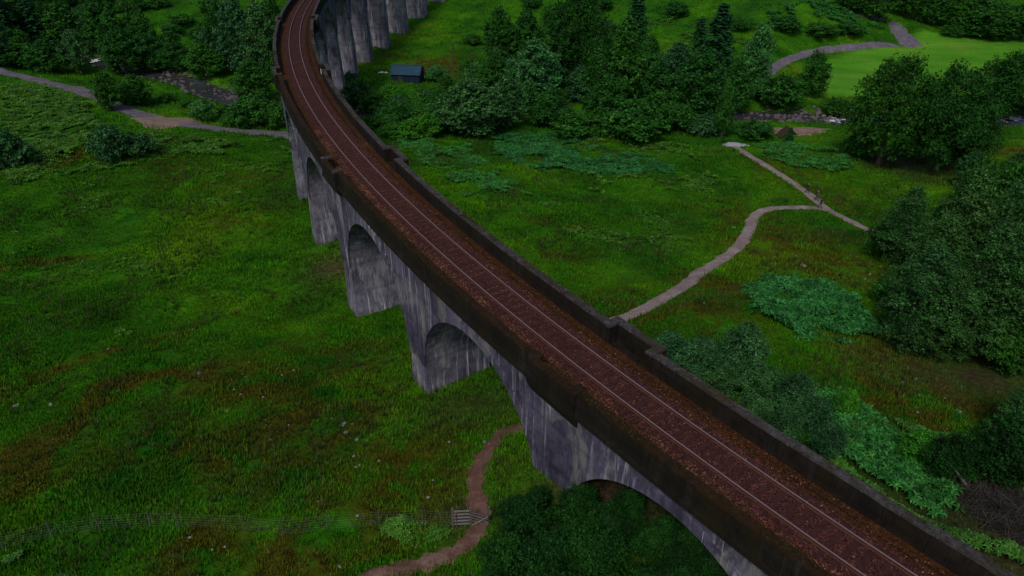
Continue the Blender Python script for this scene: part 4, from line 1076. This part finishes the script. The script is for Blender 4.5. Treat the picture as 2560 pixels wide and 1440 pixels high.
# moss and grass tufts on the copings and along the ballast edges
M['moss'] = m_leaf('coping_moss_tuft', (0.020, 0.012, 0.003), (0.040, 0.028, 0.006), (0.075, 0.075, 0.016))
nm_ = 9000; ss_ = 800 + (SB - 805) * rng.random(nm_) ; sg_ = np.where(rng.random(nm_) < .5, -1, 1); of_ = sg_ * (2.40 + .48 * rng.random(nm_)); a_ = ss_ / RR
keep = vnoise(ss_, of_ * 4, 3.0, 2) + .5 * vnoise(ss_, of_ * 4, .8, 4) > .05
mp = np.stack([CX + (RR + of_) * np.cos(a_), CY + (RR + of_) * np.sin(a_), np.full(nm_, .75)], -1)[keep]
scatter('moss', mp, .16 + .22 * rng.random(len(mp)), GV, GF, M['moss'], 'brown moss and small tufts growing on the parapet copings', 'moss')

# ------------------------------------------------------------------ fence and gate
fence = empty('wire_fence', tuple(hit(600, 1322)))
FO = Vector(fence.location)
tag(fence, 'thin wire fence on leaning posts across the lower left field', 'fence')
fl = [(-60,1385),(10,1372),(130,1345),(250,1325),(375,1318),(450,1320),(612,1326),(710,1338),(818,1326),(950,1316),(1060,1312),(1142,1318)]
fp = [Vector(hit(u, v)) for u, v in fl]
for p in fp:
    m = MB(); lx, ly = random.uniform(-.14, .14), random.uniform(-.1, .1)
    q = p - FO; m.tube([q + Vector((0, 0, -.3)), q + Vector((lx, ly, 1.25))], [.036, .03], 6)
    m.build('post', M['wood_grey'], fence)
for hgt in (0.18, 0.36, 0.54, 0.74, 0.95, 1.15):
    m = MB(); pts = []
    for a, b in zip(fp[:-1], fp[1:]):
        for k in range(4): t = k / 4; pts.append(a.lerp(b, t) - FO + Vector((0, 0, hgt - 0.10 * math.sin(math.pi * t) * 0.3)))
    pts.append(fp[-1] - FO + Vector((0, 0, hgt)))
    m.tube(pts, [0.0045] * len(pts), 4); m.build('wire', M['wire'], fence)
gp = hit(1178, 1312); gate = empty('kissing_gate', tuple(gp), R(3)); tag(gate, 'small grey wooden gate of horizontal bars where the earth path crosses the fence', 'gate')
for x in (-0.98, 0.0, 0.98):
    m = MB(); m.box((x, 0, 0.62), (0.12, 0.12, 1.5)); m.build('post', M['wood_grey'], gate)
for i in range(5):
    m = MB(); m.box((-0.49, -0.02, 0.14 + i * 0.25), (0.84, 0.05, 0.085), rx=-0.1); m.build('bar', M['gate_wood'], gate)
for i in range(5):
    m = MB(); m.tube([(0.06, -0.05, 0.16 + i * 0.22), (0.95, -0.35, 0.12 + i * 0.22)], [.04, .04], 5); m.build('bar', M['wood_grey'], gate)
m = MB(); m.tube([(0.08, -0.12, 0.12), (0.92, -0.42, 1.05)], [.035, .035], 5); m.build('brace', M['gate_wood'], gate)
m = MB(); m.box((-0.08, 0.08, 0.75), (0.10, 0.05, 0.06)); m.build('latch', M['iron'], gate)

# ------------------------------------------------------------------ shed
sp = hit(1020, 199); shed = empty('shed', tuple(sp), R(-6)); tag(shed, 'small shed with blue-grey corrugated roof beside the far viaduct piers', 'shed')
W_, D_, hw_, hr_ = 6.6, 5.0, 1.9, 3.3
for sgn in (-1, 1):
    m = MB(); m.box((0, sgn * (D_ / 2 - .06), hw_ / 2 - .2), (W_, .12, hw_ + .4)); m.build('wall', M['shed_wall'], shed)
for sx in (-1, 1):
    m = MB(); x = sx * (W_ / 2 - .06)
    vs_ = [(x + e, yy, zz) for e in (-.05, .05) for yy, zz in ((-D_ / 2, -.4), (D_ / 2, -.4), (D_ / 2, hw_), (0, hr_), (-D_ / 2, hw_))]
    m.add(vs_, [(0, 1, 2, 3, 4), (9, 8, 7, 6, 5)] + [(i, (i + 1) % 5, 5 + (i + 1) % 5, 5 + i) for i in range(5)])
    g_ = m.build('gable_wall', M['shed_wall'], shed)
    for j in range(6):
        b_ = MB(); b_.box((x + sx * .07, -D_ / 2 + .45 + j * .82, 1.15), (.035, .74, 2.3)); b_.build('board', M['wood_dark'], g_)
for sg in (-1, 1):
    m = MB(); n_ = 44; ov = .35
    for i in range(n_):
        x0 = -W_ / 2 - .3 + (W_ + .6) * i / n_; x1 = -W_ / 2 - .3 + (W_ + .6) * (i + 1) / n_; dz0 = .045 * (i % 2); dz1 = .045 * ((i + 1) % 2)
        ye = sg * (D_ / 2 + ov); ze = hw_ - ov * (hr_ - hw_) / (D_ / 2) + .07
        m.add([(x0, 0, hr_ + .08 + dz0), (x1, 0, hr_ + .08 + dz1), (x1, ye, ze + dz1), (x0, ye, ze + dz0)], [(0, 1, 2, 3)])
    ro = m.build('roof', M['shed_roof'], shed)
m = MB(); m.box((0, 0, hr_ + .13), (W_ + .6, .3, .06)); m.build('ridge_cap', M['shed_roof'], shed)
m = MB(); m.box((-1.2, -D_ / 2 - .01, .85), (1.0, .06, 1.8)); dd = m.build('door', M['wood_dark'], shed)
m = MB(); m.box((-.85, -D_ / 2 - .06, .9), (.05, .05, .16)); m.build('handle', M['iron'], dd)

# ------------------------------------------------------------------ rocks, posts, odd things
def rock_mesh(seed, mat):
    bm = bmesh.new(); bmesh.ops.create_icosphere(bm, subdivisions=2, radius=1.0); r = random.Random(seed)
    ph = [r.uniform(0, 6) for _ in range(6)]
    for v in bm.verts:
        k = 1 + .22 * math.sin(3 * v.co.x + ph[0]) + .18 * math.sin(4 * v.co.y + ph[1]) + .15 * math.sin(5 * v.co.z + ph[2]) + r.uniform(-.06, .06)
        v.co *= k; v.co.z *= .6
    me = bpy.data.meshes.new('rock'); bm.to_mesh(me); bm.free(); me.materials.append(mat); return me
RM = [rock_mesh(i, M['rock']) for i in range(4)]; RD = [rock_mesh(9 + i, M['rock_dark']) for i in range(3)]
def rock(u, v, size, label, group=None, mats=RM, name='boulder'):
    p = hit(u, v); o = obj(name, random.choice(mats)); o.location = (p[0], p[1], p[2] + size * .12); o.scale = (size * .8, size * .8 * random.uniform(.7, 1), size * random.uniform(.6, .9)); o.rotation_euler = (0, 0, random.uniform(0, 6))
    return tag(o, label, 'rock', group)
rock(858, 1062, .26, 'palest stone of the little cluster in the left field'); rock(866, 1082, .20, 'pale stone just below the palest one in the left field'); rock(893, 1100, .20, 'flat pale stone right of the stone cluster in the left field')
rock(500, 934, .26, 'pale stone on the worn track in the left field'); rock(568, 1027, .17, 'small lone white stone in the middle of the left field')
rock(1212, 1106, .17, 'left one of two small stones at the path by the near pier'); rock(1222, 1112, .15, 'right one of two small stones at the path by the near pier')
rock(40, 1016, .28, 'low pale stone near the left edge of the field'); rock(128, 1012, .24, 'pale stone right of the one near the left field edge')
rock(2395, 1030, .28, 'bright white stone on the bare soil at the right'); rock(2290, 950, .22, 'pale stone at the top of the bare soil at the right'); rock(2300, 990, .2, 'pale stone in the middle of the bare soil at the right')
rock(2008, 665, .4, 'grey boulder above the bracken mound'); rock(1835, 572, .35, 'pale rock left of the bend in the path')
for u, v in [(2060,291),(2075,294),(2090,289),(2470,294),(2490,288),(2515,290),(2450,290)]:
    rock(u, v, random.uniform(.5, .9), 'pale rock in the white water of the river', 'pale rocks in the white water')
# small loose stones on the worn turf
xs_ = -60 + rng.random(5000) * 130; ys_ = 18 + rng.random(5000) * 60
ok_ = (bil(brown, xs_, ys_) > .35 + .5 * rng.random(5000)) & (vnoise(xs_, ys_, 2.5, 5) > .15)
sb_ = np.array([[1, 0, 0], [-.2, .9, 0], [-.9, .1, 0], [-.1, -.8, 0], [.1, .1, .6]]); sf_ = np.array([[0, 1, 4], [1, 2, 4], [2, 3, 4], [3, 0, 4]])
scatter('field_stones', np.column_stack([xs_, ys_, bil(HH, xs_, ys_) + .10])[ok_], .04 + .10 * rng.random(int(ok_.sum())) ** 2, sb_, sf_, M['rock'], 'small pale stones lying on the worn turf of the fields', 'stones')
nst = 700
for nm, line, lb in (('river_stones', river_l, 'dark stones in the river bed left of the viaduct'), ('river_stones', river_r, 'dark stones in the river bed below the park')):
    t = rng.integers(0, len(line) - 1, nst); f = rng.random((nst, 1)); q = line[t] * (1 - f) + line[t + 1] * f + rng.normal(size=(nst, 2)) * 2.3
    base = np.array([[1, 0, 0], [.4, .9, 0], [-.7, .7, 0], [-.9, -.4, 0], [.2, -.9, 0], [.3, .2, .7], [-.3, -.1, .6]])
    Fb = np.array([[0, 1, 5], [1, 2, 5], [2, 6, 5], [2, 3, 6], [3, 4, 6], [4, 5, 6], [4, 0, 5]])
    scatter(nm, np.column_stack([q, bil(HH, q[:, 0], q[:, 1]) + .15]), .25 + .6 * rng.random(nst) ** 2, base, Fb, M['rock_dark'], lb, 'stones')
p = Vector(hit(2092, 952)); q_ = Vector(hit(2092, 952)); m = MB(); m.tube([(0, 0, -.3), (.35, .3, 1.6), (.72, .7, 3.1)], [.06, .05, .025], 6)
m.tube([(.35, .3, 1.6), (.1, .5, 2.3)], [.03, .01], 5)
o = m.build('bare_stem', M['wood_dark']); o.location = p; tag(o, 'thin dark bare stem leaning up from the scrub below the bracken mound', 'dead stem')
for (u, v, L, lb) in ((2420,1225,2.2,'pale fallen branch on the dark soil at the lower right'),(2520,590,2.4,'bleached dead branch hanging in the upper right of the grove'),(2470,790,2.6,'bleached dead branches in the lower right of the grove')):
    p = Vector(hit(u, v)); m = MB(); t = random.uniform(0, 3)
    m.tube([(0, 0, .1), (L * .5 * math.cos(t), L * .5 * math.sin(t), .5), (L * math.cos(t), L * math.sin(t), .9)], [.07, .05, .015], 5)
    m.tube([(L * .5 * math.cos(t), L * .5 * math.sin(t), .5), (L * .6 * math.cos(t + .6), L * .6 * math.sin(t + .6), 1.2)], [.04, .01], 5)
    o = m.build('dead_branch', M['deadwood']); o.location = p; tag(o, lb, 'branch')
# bare dead tree by the shed
p = hit(1133, 205); o = empty('dead_tree', tuple(p)); tag(o, 'thin brown dead tree standing right of the shed', 'tree')
hh = max(4, z_for_row(p, 95) - p[2]); m = MB(); m.tube([(0, 0, -.3), (.1, 0, hh * .5), (0, .1, hh)], [.14, .1, .03], 6); m.build('trunk', M['bark_rust'], o)
for i in range(9):
    m = MB(); t = i * 2.2; z = hh * (.3 + .07 * i); L = 1.6 - .1 * i; m.tube([(.05, 0, z), (L * math.cos(t), L * math.sin(t), z + .4 * L)], [.05, .012], 5); m.build('branch', M['bark_rust'], o)
# pale bundle beside the shed
p = hit(957, 184); o = empty('white_bundle', tuple(p)); tag(o, 'small white bundle on the ground between pier and shed', 'bundle')
for i, (dx, dy, r_) in enumerate(((0, 0, .55), (.8, .1, .45), (-.6, .2, .4))):
    b_ = obj('sack', rock_mesh(40 + i, M['white']), o); b_.location = (dx, dy, r_ * .4); b_.scale = (r_, r_ * .8, r_ * .8)
# white board on the parapet
bx_, by_, _ = arc(826.2, -2.30, 0); o = empty('trackside_board', (bx_, by_, -0.4), 826.2 / RR); tag(o, 'small white trackside board against the right parapet at the far bend', 'sign')
m = MB(); m.box((0, 0, .55), (.06, .06, 1.3)); m.build('post', M['iron'], o)
m = MB(); m.box((.05, 0, 1.15), (.03, .62, .55)); m.build('panel', M['white'], o)
# A-frame shelter on the sandy mound
p = hit(1968, 338); o = empty('brush_shelter', tuple(p), R(8)); tag(o, 'low dark A-frame shelter of boards on the sandy mound', 'shelter')
for sg in (-1, 1):
    for j in range(5):
        m = MB(); y = -.9 + j * .45
        m.tube([(sg * 1.9, y, -.1), (sg * .95, y, .75), (0, y, 1.5)], [.15, .14, .12], 5); m.build('board', M['wood_dark'], o)
m = MB(); m.box((0, 0, 1.52), (.3, 2.3, .16)); m.build('ridge_beam', M['wood_dark'], o)
plant('conifer', 1972, 352, 318, 26, 'tiny conifer in front of the A-frame shelter', 'tree', var=0, name='conifer')
# picnic table under the oaks
p = hit(2196, 392); o = empty('picnic_table', tuple(p), R(-25)); tag(o, 'weathered picnic table in the shade under the left oak', 'table')
for j in range(4):
    m = MB(); m.box((0, -.33 + j * .22, .75), (1.9, .19, .05)); m.build('table_plank', M['wood_grey'], o)
for sg in (-1, 1):
    m = MB(); m.box((0, sg * .75, .45), (1.9, .28, .05)); m.build('bench_plank', M['wood_grey'], o)
    for sy in (-1, 1):
        m = MB(); m.tube([(sg * .7, sy * .75, -.1), (sg * .7, sy * .25, .74)], [.05, .05], 5); m.build('leg', M['wood_grey'], o)
    m = MB(); m.box((sg * .7, 0, .40), (.08, 1.7, .09)); m.build('crossbar', M['wood_grey'], o)

# ------------------------------------------------------------------ walkers
def person(u, v, face, top, legs, label, pack=None, stride=.28, h=1.74):
    p = hit(u, v); p[2] += 0.09
    k = h / 1.74
    J = {'pelvis': (0, 0, .95), 'chest': (0, .02, 1.30), 'neck': (0, .02, 1.48), 'head': (0, .05, 1.60), 'crown': (0, .04, 1.70),
         'hipL': (-.10, 0, .90), 'kneeL': (-.11, stride * .55 + .05, .50), 'ankL': (-.11, stride * .75, .09), 'toeL': (-.12, stride * .75 + .18, .04),
         'hipR': (.10, 0, .90), 'kneeR': (.11, -stride * .15 + .03, .50), 'ankR': (.11, -stride, .11), 'toeR': (.12, -stride + .17, .04),
         'shL': (-.19, .01, 1.41), 'elL': (-.25, -.10, 1.14), 'wrL': (-.24, .02, .92), 'haL': (-.23, .06, .83),
         'shR': (.19, .01, 1.41), 'elR': (.25, .04, 1.14), 'wrR': (.24, .20, .95), 'haR': (.23, .26, .88)}
    rad = dict(pelvis=.145, chest=.155, neck=.065, head=.095, crown=.075, hipL=.095, kneeL=.065, ankL=.045, toeL=.035, hipR=.095, kneeR=.065, ankR=.045, toeR=.035,
               shL=.07, elL=.048, wrL=.036, haL=.038, shR=.07, elR=.048, wrR=.036, haR=.038)
    E = [('pelvis', 'chest'), ('chest', 'neck'), ('neck', 'head'), ('head', 'crown'), ('pelvis', 'hipL'), ('hipL', 'kneeL'), ('kneeL', 'ankL'), ('ankL', 'toeL'), ('pelvis', 'hipR'), ('hipR', 'kneeR'), ('kneeR', 'ankR'), ('ankR', 'toeR'),
         ('chest', 'shL'), ('shL', 'elL'), ('elL', 'wrL'), ('wrL', 'haL'), ('chest', 'shR'), ('shR', 'elR'), ('elR', 'wrR'), ('wrR', 'haR')]
    names = list(J)
    me = bpy.data.meshes.new('body'); me.from_pydata([tuple(c * k for c in J[n_]) for n_ in names], [(names.index(a), names.index(b)) for a, b in E], [])
    tmp = bpy.data.objects.new('body', me); COL.objects.link(tmp)
    sk = tmp.modifiers.new('skin', 'SKIN')
    for i, n_ in enumerate(names):
        r_ = rad[n_] * k; me.skin_vertices[0].data[i].radius = (r_, r_ * (.75 if n_ in ('pelvis', 'chest') else 1)); me.skin_vertices[0].data[i].use_root = n_ == 'pelvis'
    sub = tmp.modifiers.new('sub', 'SUBSURF'); sub.levels = 2
    dg = bpy.context.evaluated_depsgraph_get(); bme = bpy.data.meshes.new_from_object(tmp.evaluated_get(dg))
    bpy.data.objects.remove(tmp)
    bme.materials.clear()
    for m_ in (M['skin'], M[top], M[legs], M['cloth_dark']): bme.materials.append(m_)
    for f in bme.polygons:
        c = f.center / k; f.use_smooth = True
        f.material_index = 3 if c.z < .10 else 2 if c.z < .97 and abs(c.x) < .2 else 0 if c.z > 1.485 or (abs(c.x) > .18 and c.z < .93) else 1
    o = empty('person', (p[0], p[1], p[2]), face); tag(o, label, 'person')
    b_ = obj('body', bme, o)
    hb = bmesh.new(); bmesh.ops.create_icosphere(hb, subdivisions=2, radius=.112 * k)
    for v_ in list(hb.verts):
        if v_.co.y > .045 and v_.co.z < .05 or v_.co.z < -.06: hb.verts.remove(v_)
    hm = bpy.data.meshes.new('hair'); hb.to_mesh(hm); hb.free(); hm.materials.append(M['hair']); ho = obj('hair', hm, o); ho.location = (0, .03 * k, 1.655 * k)
    if pack:
        m = MB(); m.box((0, -.22, 1.22), (.30, .18, .46)); m.box((-.10, -.10, 1.42), (.05, .22, .05)); m.box((.10, -.10, 1.42), (.05, .22, .05)); m.build('backpack', M[pack], o)
    return o
person(2016, 484, R(215), 'cloth_dark', 'cloth_dark', 'walker in dark clothes farthest up the path')
person(2040, 503, R(215), 'cloth_khaki', 'cloth_dark', 'walker in khaki jacket in the middle of the three on the path', 'cloth_dark')
person(2049, 523, R(35), 'cloth_dark', 'cloth_blue', 'walker in dark top with blue trousers nearest the path fork')
